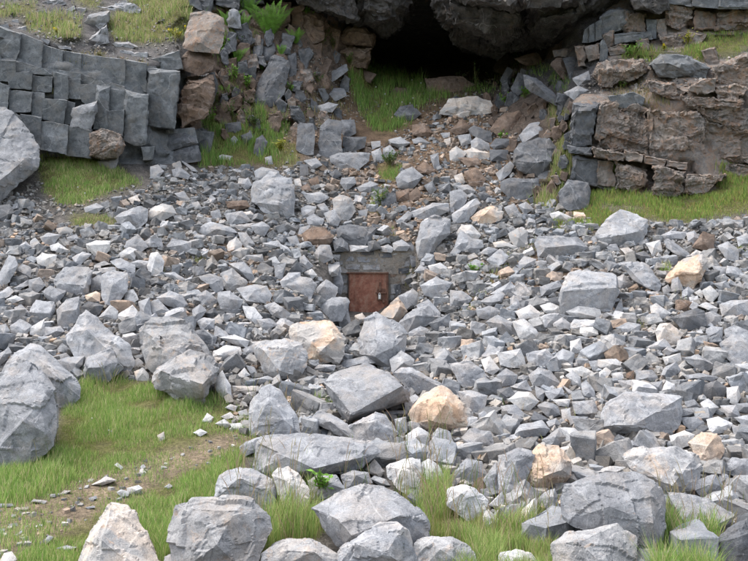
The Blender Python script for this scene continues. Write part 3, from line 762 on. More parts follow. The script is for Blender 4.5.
g|593,102 650,83 702,120 702,190 640,172|650,120,.25||
g|643,202 700,213 742,260 680,272 638,242|||
g|568,202 640,208 642,250 598,262|||
g|688,62 740,38 770,90 700,112|||
g|313,52 360,28 442,35 432,70 338,77|||
g|438,42 480,26 512,70 480,97 448,87|||
d|173,142 230,128 267,160 220,187|||
g|88,512 150,483 217,495 202,542 128,547|||
g|75,442 95,400 118,362 125,420 120,445|||
g|43,112 60,96 90,93 112,130 60,132|||
p|238,92 310,73 322,130 268,152|||
p|498,402 540,383 602,415 590,442|||
k|108,117 150,110 182,130 140,152|||
g|538,522 570,503 622,510 622,561 538,561|||
g|628,522 680,498 755,530 755,561 638,561|||
g|680,300 710,285 740,320 720,340|||
b|385,375 430,370 470,385 440,430 385,430|||
@ 0 113 4.987
g|-110,0 -60,-35 0,-28 30,-28 60,0 110,45 160,100 200,165 202,200 187,270 110,345 0,455 -110,470|195,200,.0 100,248,.22 0,335,.28 -60,350,.25 60,80,.0|great pale boulder|great pale sloping boulder with a dark underside at the upper left edge
d|-30,462 50,453 72,500 30,542 -10,532|||
k|638,427 680,408 702,440 660,457|||
g|568,522 620,488 690,458 742,480 737,540 700,572 600,562|640,510,.3||blocky grey rock at the right end of the upper left grass patch
g|418,472 480,448 522,470 480,502 425,497|||
g|485,240 540,222 592,218 590,240 570,290 500,265|||grey block fallen at the foot of the rust stained cliff block
@ 150 113 4.987
g|503,382 520,345 600,318 660,328 722,360 727,440 717,512 680,527 600,492 560,452 508,442|600,355,.22 640,460,.25 700,420,.2|big grey rock of upper scree|big grey rock near the top of the scree, below the dark ledge stones
g|528,332 518,290 560,268 640,288 652,322|||
d|68,232 150,168 190,148 242,163 257,200 255,242 180,252 100,252|150,200,.2 240,200,.2|dark slanting block|dark slanting block at the foot of the boulder pillar
d|38,112 150,78 222,108 235,150 200,160 100,192 38,172|||dark rock wedged in the undercut of the left cliff
d|198,87 260,78 320,110 302,192 260,222 236,170|||tall dark block at the left rim of the bushy gully
d|370,52 450,43 457,80 430,102 383,97|||small dark cube stone in the bushy gully
d|513,202 530,128 560,108 587,145 562,212 540,222|||
d|453,112 500,93 517,120 470,162|||
g|398,132 420,113 442,135 415,162|||
g|573,222 605,213 614,255 578,257|||
p|338,217 360,205 412,215 400,237 343,234|||flat whitish slab lying in the grass of the bushy gully
k|443,322 480,328 502,360 460,374 438,350|||
k|108,252 150,238 162,270 120,282|||
k|-5,482 60,448 112,460 132,500 60,542 -5,532|60,490,.3||big crumbly tan rock on the crest of the left scree
g|108,282 150,268 202,310 190,332 118,322|||
g|148,232 220,270 242,295 200,292|||
k|718,332 748,323 757,365 723,362|||
b|378,442 480,433 502,470 440,487 388,472|||
g|368,502 460,488 512,540 400,561|||
k|438,497 500,488 532,515 490,532|||
g|208,447 240,438 262,480 223,487|||
g|300,490 345,480 360,520 310,530|||
d|-10,180 25,165 25,220 -10,225|||
g|0,265 40,258 70,290 40,330 0,325|||
g|440,350 490,320 510,360 480,390|||
g|120,400 170,390 200,430 150,445|||
@ 300 113 4.987
d|-20,180 -15,60 0,50 65,53 74,100 67,207 20,210 0,192|20,80,.1|left ledge stone|leftmost of the three dark upright ledge stones above the scree
d|88,150 100,70 140,33 207,38 209,220 180,237 98,232|110,90,.1|middle ledge stone|middle and tallest of the three dark upright ledge stones
d|207,35 272,33 282,100 250,117 210,122|||dark upright stone right of the tallest ledge stone
d|213,117 332,118 322,172 250,197 213,162|||
g|148,217 200,198 347,198 342,242 290,282 200,277 148,242|200,240,.2||long grey rock lying right under the tallest ledge stone
g|478,322 510,283 560,268 617,315 572,367 540,392 488,372|540,347,.3 500,330,.2|pale gully boulder|pale faceted boulder right of the shrub in the gully above the door
d|403,422 430,393 477,400 482,440 440,477 408,457|||
b|473,402 500,388 547,395 547,437 478,442|||
b|543,402 580,368 607,405 590,442 548,442|||
g|553,492 660,448 742,448 742,492 640,532 558,522|660,470,.3||
d|618,362 660,338 682,380 650,407|||
g|438,132 500,118 552,150 500,182 448,157|||
g|413,177 450,158 482,200 440,232 413,212|||
g|353,192 400,173 417,240 370,247|||
g|353,142 400,138 402,165 360,182|||
g|648,212 690,198 697,270 668,282|||
b|578,272 620,238 682,290 650,312 598,302|||
d|468,7 500,-30 580,-22 607,5 560,37 498,42|||dark boulder in the grass below the cave mouth
g|558,132 600,120 652,150 620,160 568,152|||
m|158,432 200,403 262,430 282,490 240,537 200,537 168,502|210,440,.25||brown footed grey boulder at the head of the gully's left bank
g|13,402 100,393 147,420 100,452 48,457|||
g|3,472 40,458 82,470 60,522 8,522|||
g|33,522 70,503 122,530 110,561 38,561|||
g|83,457 120,448 152,490 110,507|||
g|278,372 350,338 392,355 350,397 298,392|||
d|143,302 180,278 212,310 170,332|||
b|38,332 90,313 97,355 58,367|||
b|-2,372 40,348 62,390 8,392|||
d|-2,252 40,258 42,310 0,317|||
g|18,237 80,223 112,260 58,287|||
g|208,322 270,318 282,350 230,392 198,352|||
p|618,532 670,508 722,540 740,561 618,561|||
g|478,542 540,488 562,500 550,532 498,561|||
d|688,362 748,343 755,400 693,397|||
b|503,452 550,443 557,470 518,477|||
g|288,487 340,478 332,515 293,517|||
b|558,112 560,60 620,48 662,100 640,122|||
k|718,132 750,123 752,160 723,160|||
g|120,500 170,480 205,530 190,565 140,560|||
g|700,100 748,95 748,120 715,125|||
@ 450 113 4.987
b|193,82 240,20 270,0 350,-12 372,40 322,107 240,117|280,60,.25|brown block of the right gully|large brownish block in the gully below the right cave stones
d|93,82 120,58 202,95 212,152 170,132 108,112|||
g|103,142 130,118 192,150 202,187 108,192|||
g|38,112 100,103 112,150 58,167|||
d|198,162 230,123 302,130 292,172 220,182|||
b|-5,85 60,30 100,60 95,100 30,110|||
d|318,252 320,190 345,153 440,118 500,128 527,170 512,240 507,272 442,322 338,292|330,235,.15 420,245,.32 505,240,.25 400,290,.1|anvil boulder|large anvil shaped boulder at the left of the mossy strip
g|343,112 400,50 480,38 502,90 440,122 360,152|||
d|253,342 300,323 440,328 442,382 380,432 300,427 253,382|300,360,.2||wide dark grey rock under the anvil boulder
d|438,292 490,288 502,340 438,377|||
d|543,462 543,400 590,333 692,348 702,400 692,472 600,492|590,350,.15 640,420,.2|dark block in the grass|dark block standing at the lower end of the mossy strip
k|-2,192 30,163 82,200 60,242 0,242|||
k|58,192 110,173 202,200 190,232 98,232|||
b|68,292 130,268 182,330 160,372 98,362|||
b|38,222 140,223 152,260 88,272|||
d|198,182 290,183 292,240 200,242|||
g|228,302 300,238 322,260 250,342|||
o|103,522 150,480 210,463 272,490 260,532 200,557 118,547|180,500,.3|orange rock of the right bank|orange rock at the crest of the bank, up right of the door
g|-2,392 50,378 92,410 60,482 0,482|||
g|28,362 90,358 132,390 110,412 48,392|||
d|133,402 170,388 202,415 160,442|||
g|8,502 60,468 130,418 152,450 90,542 18,552|80,480,.25||
p|498,502 540,488 612,520 590,547 508,532|||
k|18,312 60,298 77,345 28,347|||
g|340,460 380,440 420,480 370,510|||
g|270,470 320,450 350,500 290,510|||
@ 450 0 4.987
b|208,352 240,300 290,263 320,290 312,340 260,372|||yellow rimmed tan block at the right side of the cave mouth
b|318,292 400,268 440,263 472,320 380,332|||
p|398,287 430,258 444,268 415,290|||
d|248,402 285,333 314,350 300,422 268,432|||
d|303,442 340,363 377,380 367,460 328,487|||
d|368,372 430,388 562,500 540,532 420,472 373,430|||long dark slab slanting down right of the cave mouth
b|-125,390 -60,385 0,378 60,383 122,420 80,452 0,462 -110,455|-20,410,.2||low reddish mound of rock on the cave floor
b|498,322 530,288 560,288 597,390 560,397|||
d|563,292 620,278 657,350 600,402|||
g|608,392 690,353 702,400 640,432|||
g|568,462 640,428 692,450 620,502|||
k|-5,492 130,478 202,500 225,560 60,585 -60,570|80,520,.2|tan mound|broad tan mound of rock and earth at the right of the cave grass
d|-5,497 30,478 92,500 40,527|||
@ 300 0 4.987
b|440,457 480,435 540,440 542,465 480,477|||pale brown flat stone in the cave mouth grass
g|148,362 230,318 242,350 160,412|||
b|98,352 130,288 162,300 120,402|||
b|238,342 300,343 302,390 250,372|||
b|308,345 382,370 352,417 313,400|||
g|128,462 160,438 222,440 232,480 180,502 138,500|||
d|68,432 100,413 107,450 80,467|||
g|80,530 140,510 190,520 160,560 90,565|||
d|480,560 500,530 560,520 580,560 520,580|||
@ 150 0 4.987
C|165,240 180,150 205,70 300,52 365,90 372,180 345,270 290,262 220,258|230,100,.1 330,110,.2 250,210,.2|crown of the pillar|weathered grey crown boulder topping the pillar right of the left cliff
b|148,310 155,275 180,248 280,243 327,290 312,347 240,377 170,352|230,300,.3|round brown boulder|round brown boulder squeezed under the pale crown boulder of the pillar
d|518,502 530,438 570,378 600,288 620,276 692,300 697,340 682,400 680,452 620,522 560,542|610,330,.1 660,340,.15 560,500,.15|dark leaning slab|large dark leaning slab stone below the big fern
d|508,312 520,188 567,195 562,260 545,312|||
d|563,222 620,213 627,250 600,302 560,302|||
d|688,272 730,263 732,360 690,397|||
'''
def parse(txt):
    x0 = y0 = 0; k = S; out = []
    for ln in txt.strip().splitlines():
        if ln[0] == '@':
            a = ln.split(); x0, y0, k = float(a[1]), float(a[2]), float(a[3]); continue
        q = ln.split('|'); o = tp(x0, y0, q[1], k); r = []
        for s in (q[2].split() if q[2] else []):
            v = [float(z) for z in s.split(',')]; r.append((x0+v[0]/k, y0+v[1]/k, v[2] if len(v) > 2 else .28))
        out.append((q[0], o, r, q[3] if len(q) > 3 else '', q[4] if len(q) > 4 else ''))
    return out
RK = parse(ROCKS)
TONE = {'g': 'grey', 'd': 'dark grey', 'p': 'pale grey', 'w': 'white', 'o': 'orange', 'k': 'pinkish', 'm': 'mottled', 'b': 'brown', 'C': 'grey'}
items = []
for code, o, r, ref, lab in RK:
    a = np.array(o); cx, cy = a.mean(0); wp, hp = np.ptp(a[:, 0]), np.ptp(a[:, 1]); big = math.sqrt(wp*hp)
    xb = a[a[:, 1] > a[:, 1].max()-hp*.3][:, 0].mean(); ymax = a[:, 1].max()
    d = depth(xb, ymax-hp*.02)-.06*big/F*10
    if lab[:1] == '!': d = float(lab[1:]); lab = ''
    if lab.startswith('weathered grey crown'): d = 16.25
    if lab.startswith('round brown'): d = 16.3
    if not r:                                   # small stones: one off-centre ridge of their own
        rr = random.Random(int(cx*7+cy)); r = [(cx+rr.uniform(-.22, .22)*wp, cy+rr.uniform(-.25, .15)*hp, (rr.uniform(.15, .35) if big > 12 else rr.uniform(.05, .14))), (cx+rr.uniform(-.3, .3)*wp, cy+rr.uniform(0, .3)*hp, rr.uniform(.1, .3)*(1 if big > 12 else .5))]
    nm = 'boulder' if big > 34 else 'rock' if big > 15 else 'stone'
    rough = .62 if code in 'gpdwC' else .8
    ob = solid(nm, o, r, M[code], d, rough=rough*(.75 if big > 25 else .6), chips=6)
    POLYS.append((o, d, cx, cy, big))
    items.append(dict(o=ob, code=code, cx=cx, cy=cy, w=wp, h=hp, big=big, ref=ref, lab=lab, nm=nm))
# every rock without a label of its own is told by its look and the landmark next to it
refs = [i for i in items if i['ref']]+[dict(cx=368, cy=292, ref='rusty door', big=40)]
used = set(i['lab'] for i in items if i['lab'])
def side(dx, dy):
    a = math.degrees(math.atan2(-dy, dx)) % 360
    return ['right of', 'up right of', 'above', 'up left of', 'left of', 'down left of', 'below', 'down right of'][int((a+22.5)//45) % 8]
for it in items:
    if it['lab']: continue
    sz = 'tiny' if it['big'] < 7.5 else 'small' if it['big'] < 13 else 'medium' if it['big'] < 22 else 'large'
    shp = 'flat' if it['w'] > 1.9*it['h'] else 'upright' if it['h'] > 1.15*it['w'] else 'angular'
    base = f"{sz} {TONE[it['code']]} {shp} {it['nm']}"
    near = sorted((r for r in refs if r is not it), key=lambda r: math.hypot(r['cx']-it['cx'], r['cy']-it['cy'])-r['big']*.4)
    cands = []
    for r in near[:3]:
        dist = math.hypot(r['cx']-it['cx'], r['cy']-it['cy'])-r['big']*.5
        cands.append(f"{base} {'just ' if dist < it['big'] else ''}{side(it['cx']-r['cx'], it['cy']-r['cy'])} the {r['ref']}")
    a = near[0]
    for b in near[1:5]:
        cands.append(f"{base} between {a['ref']} and {b['ref']}")
        cands.append(f"{base} {side(it['cx']-a['cx'], it['cy']-a['cy'])} {a['ref']}, {side(it['cx']-b['cx'], it['cy']-b['cy'])} {b['ref']}")
    cands = [c for c in cands if len(c.split()) <= 16]
    c = next((c for c in cands if c not in used), None)
    if c is None:
        c = cands[0]; 
        for e in ('slanting', 'chipped', 'weathered', 'squat', 'cracked'):
            c2 = c.replace(shp, shp+' '+e, 1)
            if c2 not in used and len(c2.split()) <= 16: c = c2; break
    used.add(c); it['lab'] = c
for it in items:
    tag(it['o'], it['lab'], it['nm'], {'boulder': 'boulders of the rock fall', 'rock': 'rocks of the scree', 'stone': 'single stones of the scree'}[it['nm']])
print('individual rocks', len(items), {n: sum(i['nm'] == n for i in items) for n in ('boulder', 'rock', 'stone')})
# ------------------------------------------------------------ the cliffs: jointed blocks and broken masses, each a part of its cliff
# code|outline|ridges|proud(m)
CLIFF_LEFT = r'''
@ 0 0 2.952
L|-60,60 0,90 60,100 57,150 45,176 0,168 -60,160||.02
L|60,98 125,125 121,198 50,182||.06
L|125,132 185,150 181,207 121,197||.0
L|185,150 240,160 236,213 181,207||.05
L|240,160 300,168 296,233 236,214||.02
L|300,168 370,175 366,253 296,232||.07
L|370,178 432,188 432,272 366,256||.0
L|430,205 530,213 522,300 515,382 435,367 430,272|440,215,.1 510,370,.1|.28
L|45,178 122,199 156,223 95,218 45,212||-.02
L|122,199 181,208 236,216 238,236 200,228 155,224||-.02
L|236,215 296,235 325,262 285,258 240,250||.0
L|296,234 366,255 370,270 325,264||.04
L|430,180 528,150 538,205 430,207||.05
L|-60,170 45,180 45,242 -60,240||.05
L|20,213 95,213 92,265 30,260||.12
L|95,223 155,228 152,272 95,270||.08
L|155,213 200,223 202,292 160,292||.14
L|200,233 237,235 240,292 203,290||.06
L|235,250 285,248 285,322 240,300||.16
L|285,255 325,258 322,330 320,382 275,380|290,270,.1|.26
L|325,263 370,268 366,330 320,330||.20
L|370,268 437,283 432,422 410,432 363,412 366,300|375,280,.1 425,410,.08|.36
L|-60,243 0,245 30,255 20,322 -60,320||.14
L|22,265 95,273 90,332 28,330||.20
L|95,273 132,275 125,352 92,345||.15
L|125,290 197,298 187,366 125,352||.30
L|195,298 222,305 210,367 190,366||.22
g|215,320 287,298 285,332 270,384 207,372|280,310,.1|.48
L|320,330 367,325 362,402 318,387||.32
L|-60,320 20,322 60,340 100,440 -60,440||.2
L|60,338 122,348 122,440 80,402||.34
L|120,358 202,370 197,457 118,442||.40
L|200,373 270,385 267,467 195,457||.44
C|263,395 300,380 357,398 368,430 347,468 300,472 263,462|300,400,.15 340,440,.2|.72
L|490,385 572,378 582,422 500,442||.25
L|573,385 632,390 620,452 580,442||.2
L|418,435 457,433 450,472 423,472||.3
'''
CLIFF_TOP = r'''
@ 0 0 4.987
g|190,50 250,62 255,75 165,72||.05
g|305,55 370,28 375,45 320,78||.05
g|400,180 415,110 470,70 540,60 545,120 480,150 420,200||.12
g|470,30 560,20 640,10 700,40 690,70 600,75 560,110 530,60||.08
g|430,200 530,130 545,215 480,230||.04
g|205,190 250,200 240,222 200,212||.04
g|255,215 350,235 355,250 270,240||.05
g|560,215 640,210 690,235 640,255 580,245||.06
g|80,140 130,130 135,155 85,160||.04
g|20,158 60,158 60,178 25,180||.04
g|600,250 660,255 650,280 590,272||.05
g|650,260 735,262 730,300 660,295||.06
g|0,125 40,120 45,150 5,155||.03
g|380,40 430,40 420,70 390,75||.04
g|210,10 300,-10 330,20 240,50||.05
g|60,100 90,95 95,115 55,120||.03
g|-60,100 -10,95 -5,150 -60,160||.05
'''
CLIFF_RIGHT = r'''
@ 498 0 2.952
C|278,222 295,190 340,178 430,178 442,215 400,237 340,262 300,257|300,205,.2 400,200,.2|.35
L|448,192 480,160 560,163 622,200 612,232 540,222 480,227|500,185,.2|.22
C|438,237 520,243 560,270 540,302 450,272||.22
C|558,262 600,235 642,233 642,270 590,282||.3
C|538,282 640,292 722,290 717,327 560,312||.2
C|638,200 735,165 790,200 790,290 690,302 640,282||.12
L|328,285 400,273 432,290 420,322 340,317||.25
d|208,402 225,310 302,303 292,360 280,432 213,427|232,320,.15 285,320,.1|.30
C|298,303 352,298 360,350 300,420 285,400||.2
C|348,305 440,320 452,472 290,432 310,380|380,340,.08 430,440,.08|.14
C|440,318 602,330 622,360 602,482 450,472|500,350,.08 570,430,.1|.08
C|600,340 722,380 790,400 790,480 740,480 600,482||.05
C|560,300 722,325 790,330 790,402 722,382 620,350||.12
C|640,255 700,250 740,262 700,300 650,290||.2
d|203,427 282,435 275,462 208,452||.3
C|278,433 377,450 370,477 283,467|300,440,.1|.36
C|373,443 432,455 425,482 373,475||.26
C|430,455 502,470 492,492 430,485||.2
C|498,472 560,480 555,502 495,492||.12
d|223,462 332,472 332,562 213,542||.05
C|598,150 640,140 660,190 620,200||.1
@ 598 113 4.987
C|-5,235 87,240 87,372 -5,362||.06
C|85,240 242,290 238,372 180,402 85,382|110,260,.05 200,360,.1|.08
C|275,268 432,298 442,402 380,424 273,412|290,290,.1 420,310,.1|.28
C|443,303 642,308 560,382 522,422 428,402|460,320,.05|.16
C|640,260 700,250 800,270 800,330 640,320||.02
'''
CLIFF_UPPER = r'''
@ 598 0 4.987
L|8,82 60,48 132,48 152,140 80,152 18,172|70,60,.1 130,80,.1|.45
C|130,48 242,68 237,152 160,202 118,150|150,70,.1|.35
C|18,170 82,150 87,222 40,242|60,180,.1|.45
L|82,172 262,150 272,197 140,212 87,222||.40
L|238,98 292,98 292,192 250,192||.25
R|140,-60 345,-60 352,50 300,67 180,50|250,40,.15|.85
C|338,18 482,30 470,92 400,152 338,122||.2
C|478,48 602,60 590,152 480,152||.12
C|598,58 748,48 900,50 900,142 748,142 598,152||.16
L|345,-60 470,-60 470,32 350,20||.5
L|465,-60 620,-60 602,42 470,32||.55
L|615,-60 900,-60 900,42 748,42 600,40||.45
C|48,242 100,213 152,220 132,272 60,277||.4
C|188,202 250,193 262,250 200,262||.28
C|298,172 442,158 432,242 330,242|350,190,.1|.3
C|438,158 542,170 532,202 440,247||.15
C|290,95 340,90 345,170 295,190||.18
@ 450 0 4.987
C|513,250 600,240 627,250 627,292 520,287||.2
C|618,230 672,225 682,332 638,332|640,240,.1|.55
C|668,235 742,218 748,292 690,312|700,240,.1|.6
L|658,212 668,150 692,133 697,212||.5
L|693,212 693,130 722,115 727,205||.55
L|725,205 722,115 755,96 762,190||.6
L|755,96 840,40 900,60 880,140 762,190||.45
L|745,220 765,195 790,250 780,300 745,300||.5
'''
GULLY = r'''
@ 150 0 4.987
d|190,-20 245,-15 262,52 200,35||.2
d|318,-30 462,-30 440,47 330,22||.3
d|240,0 322,-10 305,62 255,55||.15
g|378,95 405,38 445,60 457,142 390,142|400,60,.1|.25
d|455,-20 560,-30 570,20 460,40||.2
b|488,112 500,78 560,40 640,18 640,120 560,180 500,180|520,90,.1|.1
b|638,18 702,15 702,100 622,202 600,160||.2
b|700,40 765,28 765,142 702,142||.15
d|368,242 392,158 432,168 430,252 380,272||.2
b|425,250 445,210 500,220 500,290 450,310||.1
d|438,312 482,298 492,372 430,382||.18
b|375,300 430,290 432,370 380,400||.08
b|468,462 522,438 522,512 480,522||.15
b|395,500 450,470 470,540 400,560||.1
d|485,345 530,330 530,400 490,400||.12
b|165,402 180,385 240,380 315,370 333,420 310,520 262,580 160,640 135,560 150,480|260,400,.2 200,480,.1|1.0
d|240,385 320,370 335,420 312,520 265,570 240,480|290,400,.1|1.15
@ 300 0 4.987
b|-30,60 30,48 132,100 122,202 60,232 -10,210|30,80,.1|.2
b|198,182 240,133 320,138 372,182 362,237 280,234 190,222|250,150,.2 340,170,.2|.5
b|178,227 280,232 362,237 347,302 330,342 260,342 172,302|210,250,.15 330,260,.2|.4
d|-5,242 50,238 67,270 30,352 -5,362||.2
b|100,100 200,150 190,220 175,300 120,280||.05
b|60,230 110,215 110,290 70,290||.05
'''
ROOF = r'''
@ 300 0 4.987
R|-330,-60 -240,-40 -80,10 0,40 130,103 200,128 280,132 330,120 330,-200 -330,-200|0,0,1.2 120,60,1.0 260,90,.6|6
R|260,-200 260,128 360,165 435,200 448,160 500,162 520,100 540,40 560,-40 560,-200|300,60,.3 400,110,.35 480,100,.2|6
R|540,-200 530,60 520,120 545,100 620,-10 640,-200|570,-20,.4|4
R|655,-60 655,20 672,80 700,130 740,160 790,150 900,190 900,-60|700,30,.8 760,100,.9|8
@ 450 0 4.987
R|-40,100 30,140 80,160 150,200 240,240 330,210 400,180 400,-100 -40,-100|20,110,.9 200,160,.8 330,120,.9|7
R|0,175 20,215 60,262 160,292 240,300 310,265 330,200 150,100 20,120||5
R|-20,-20 40,20 120,40 200,30 260,70 320,72 400,40 400,-100 -20,-100|60,-10,1.6 200,10,1.8 300,30,1.7|9
R|300,265 360,205 430,220 520,245 640,240 660,190 560,100 380,100 300,160||4
R|380,190 520,230 600,180 670,140 748,98 800,60 900,-60 900,-200 380,-200|450,100,.9 600,80,.9 700,40,.8|7
R|320,40 420,60 520,40 620,60 700,30 748,20 748,-100 320,-100|380,20,1.3 560,20,1.3|8
'''
def parse4(txt):
    x0 = y0 = 0; k = S; out = []
    for ln in txt.strip().splitlines():
        if ln[0] == '@':
            a = ln.split(); x0, y0, k = float(a[1]), float(a[2]), float(a[3]); continue
        q = ln.split('|'); r = []
        for s in q[2].split():
            v = [float(z) for z in s.split(',')]; r.append((x0+v[0]/k, y0+v[1]/k, v[2] if len(v) > 2 else .2))
        out.append((q[0], tp(x0, y0, q[1], k), r, float(q[3])))
    return out
def cliff_block(out, ridges, mat, proud, parent, rnd, rough=1.0, deep=.55, face=.975, px_t=3.6, extra=0):
    """a jointed block: its face a little smaller than its joints, set proud of the cliff by its own amount"""
    CTR[0] += 1
    o = np.array(out); c = o.mean(0); o = c+(o-c)*(1.07 if extra < .1 else 1.05); out = [tuple(q) for q in o]; wp, hp = np.ptp(o[:, 0]), np.ptp(o[:, 1])
    dmid = float(np.median(sample(D0, np.clip(o[:, 0]*.7+c[0]*.3, -440, 1190), o[:, 1]*.7+c[1]*.3)))
    size = math.sqrt(wp*hp)/F*dmid; proud = proud*(.62 if extra < .1 and deep < .6 and proud < .9 else 1)+extra; d = dmid-proud; P = []
    ty, tx = rnd.uniform(-.06, .12), rnd.uniform(-.13, .13)
    for x, y in out:
        t = (c[1]-y)/F*d*ty+(x-c[0])/F*d*tx
        P.append(unp(x, y, d+.05*min(1, size)+t)); P.append(unp(x, y, d+deep+proud+t*.5))
        P.append(unp(c[0]+(x-c[0])*face, c[1]+(y-c[1])*face, d+t))
    for x, y, f in ridges: P.append(unp(x, y, d-f))
    P = np.array(P); ctr = P.mean(0)
    pit = mat is M['C']
    co, fs = craft(P-ctr, px_t/F*d*(.62 if pit and max(wp, hp) > 30 else 1.3 if max(wp, hp) < 40 else 1.0), rough, 5, CTR[0]*17+3, size, 2 if pit else True, 9000)
    ob = mesh_obj('rock_block', co, fs, mat, parent, sharp=26); ob.location = ctr-np.array(parent.location)
    POLYS.append((out, d, c[0], c[1], math.sqrt(wp*hp)))
    return ob
rnd = random.Random(11)
def cliff(name, kind_loc, txt, label, cat='cliff', rough=.6, **kw):
    e = bpy.data.objects.new(name, None); C.objects.link(e); e.location = kind_loc; e['kind'] = 'structure'; e.empty_display_size = .3
    for code, o, r, proud in parse4(txt):
        cliff_block(o, r, M[code], proud, e, rnd, rough=rough*(.95 if code in 'Cb' else .6 if code == 'L' else .9), **kw)
    return e
cliff('left_cliff', (-5, 15.5, 4), CLIFF_LEFT, '', extra=.08)
cliff('left_cliff_top', (-5, 17, 6), CLIFF_TOP, '', rough=1.1)
cliff('right_cliff', (6, 15.8, 4), CLIFF_RIGHT, '', rough=1.0, extra=.14)
cliff('upper_cliff', (6, 18.5, 6.5), CLIFF_UPPER, '', rough=1.0, deep=.9)
cliff('gully_cliff', (-2.5, 18.5, 5.5), GULLY, '', rough=1.1, deep=.7)
# smaller broken blocks crowding the gully head and the rib right of the cave
def shards(name, loc, regions, n, smin, smax, codes, rough):
    e = bpy.data.objects.new(name, None); C.objects.link(e); e.location = loc; e['kind'] = 'structure'; got = []
    r = random.Random(99+n); t = 0
    while len(got) < n and t < 9000:
        t += 1; P = r.choice(regions); a = np.array(P); x, y = r.uniform(*[a[:, 0].min(), a[:, 0].max()]), r.uniform(a[:, 1].min(), a[:, 1].max())
        if not inpoly([x], [y], P)[0]: continue
        s = r.uniform(smin, smax)*(1-.45*len(got)/n)
        if any(math.hypot(x-u, y-v) < (s+q)*.33 for u, v, q in got): continue
        if any(math.hypot(x-c_[2], y-c_[3]) < (s+c_[4])*.36 for c_ in POLYS): continue
        got.append((x, y, s)); tl = r.uniform(-.5, .3); asp = r.uniform(.55, .95); k = r.choice([4, 5, 5, 6]); o = []
        for i in range(k):
            an = 2*math.pi*(i+r.uniform(-.25, .25))/k+.7; u, v = math.cos(an)*s*.5*asp, math.sin(an)*s*.6
            o.append((x+u*math.cos(tl)-v*math.sin(tl), y+u*math.sin(tl)+v*math.cos(tl)))
        cliff_block(o, [], M[r.choice(codes)], r.uniform(.0, .4), e, rnd, rough=rough, deep=.4, face=.8)
    return e
shards('gully_rocks', (-2.5, 18.6, 5.5), [pts('222,140 222,20 262,8 345,30 345,125 300,150 290,120'), pts('222,20 222,130 290,120 300,60')], 80, 14, 36, 'bdbdC', 1.0)
shards('rib_rocks', (3.5, 17.8, 5), [pts('480,95 530,60 572,95 572,130 560,200 520,205 500,150')], 44, 11, 24, 'bdCbd', 1.0)
# cave roof: overhanging masses that run back over the cave
roof = bpy.data.objects.new('cave_roof', None); C.objects.link(roof); roof.location = (1, 22, 9); roof['kind'] = 'structure'
def roof_mass(out, ridges, back, front):
    CTR[0] += 1
    o = np.array(out); c = o.mean(0); P = []; lo = o[:, 1].max(); hi = o[:, 1].min()
    for x, y in out:
        u = (y-hi)/(lo-hi)                        # lower edge hangs further back, brow further out
        d = front+1.6*u; P.append(unp(x, y, d))
        P.append(unp(c[0]+(x-c[0])*.98, y-4-8*u, front+back))
    for x, y, f in ridges: P.append(unp(x, y, front+.8-f))
    P = np.array(P); ctr = P.mean(0); size = math.sqrt(np.ptp(o[:, 0])*min(60, lo-hi))/F*front
    co, fs = craft(P-ctr, .10, 1.5, 0, CTR[0]*19, size*.8, True, 9000)
    ob = mesh_obj('roof_mass', co, fs, M['R'], roof, sharp=26); ob.location = ctr-np.array(roof.location)
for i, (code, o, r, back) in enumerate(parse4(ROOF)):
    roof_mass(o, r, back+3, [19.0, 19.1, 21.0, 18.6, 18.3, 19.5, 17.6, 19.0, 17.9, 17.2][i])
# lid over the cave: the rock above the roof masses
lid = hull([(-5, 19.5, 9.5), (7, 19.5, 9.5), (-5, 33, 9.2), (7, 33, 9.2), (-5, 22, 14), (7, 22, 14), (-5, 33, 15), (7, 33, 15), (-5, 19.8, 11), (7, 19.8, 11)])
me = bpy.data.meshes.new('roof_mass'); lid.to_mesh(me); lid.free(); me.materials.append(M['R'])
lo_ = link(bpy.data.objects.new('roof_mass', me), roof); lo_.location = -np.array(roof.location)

# ------------------------------------------------------------ the mortared wall and its rusty door
WY = 13.42
def wpt(px, py, y=WY): return unp(px, py, y)
wall = bpy.data.objects.new('stone_wall', None); C.objects.link(wall); wall.location = wpt(376, 314)
tag(wall, 'rough mortared stone wall built around the rusty door', 'wall')
mort = rock_mat('mortar', (.22, .20, .175), (.35, .325, .29), (.30, .22, .15), .3, .5, .1, 1.0)
def slab_mesh(name, out, y0, y1, mat, parent, target, rough, seed, size):
    P = [wpt(x, y, y0) for x, y in out]+[np.array([*(wpt(x, y, y0)[[0]]), y1, wpt(x, y, y0)[2]]) for x, y in out]
    P = np.array(P); ctr = P.mean(0); co, fs = craft(P-ctr, target, rough, 3, seed, size, False, 4000)
    ob = mesh_obj(name, co, fs, mat, parent, sharp=26); ob.location = ctr-np.array(parent.location); return ob
slab_mesh('mortar', [(332, 250.5), (422, 250.5), (424, 275), (332, 275)][:3]+[(424, 272.6), (332, 272.6)], WY, WY+.25, mort, wall, .05, .25, 5, 1.0)
slab_mesh('mortar', [(328, 272.8), (348.6, 272.8), (348.6, 318), (328, 318)], WY+.01, WY+.6, mort, wall, .05, .35, 6, .6)
slab_mesh('mortar', [(388.6, 272.8), (424, 272.8), (424, 318), (388.6, 318)], WY+.01, WY+.6, mort, wall, .05, .35, 7, .6)
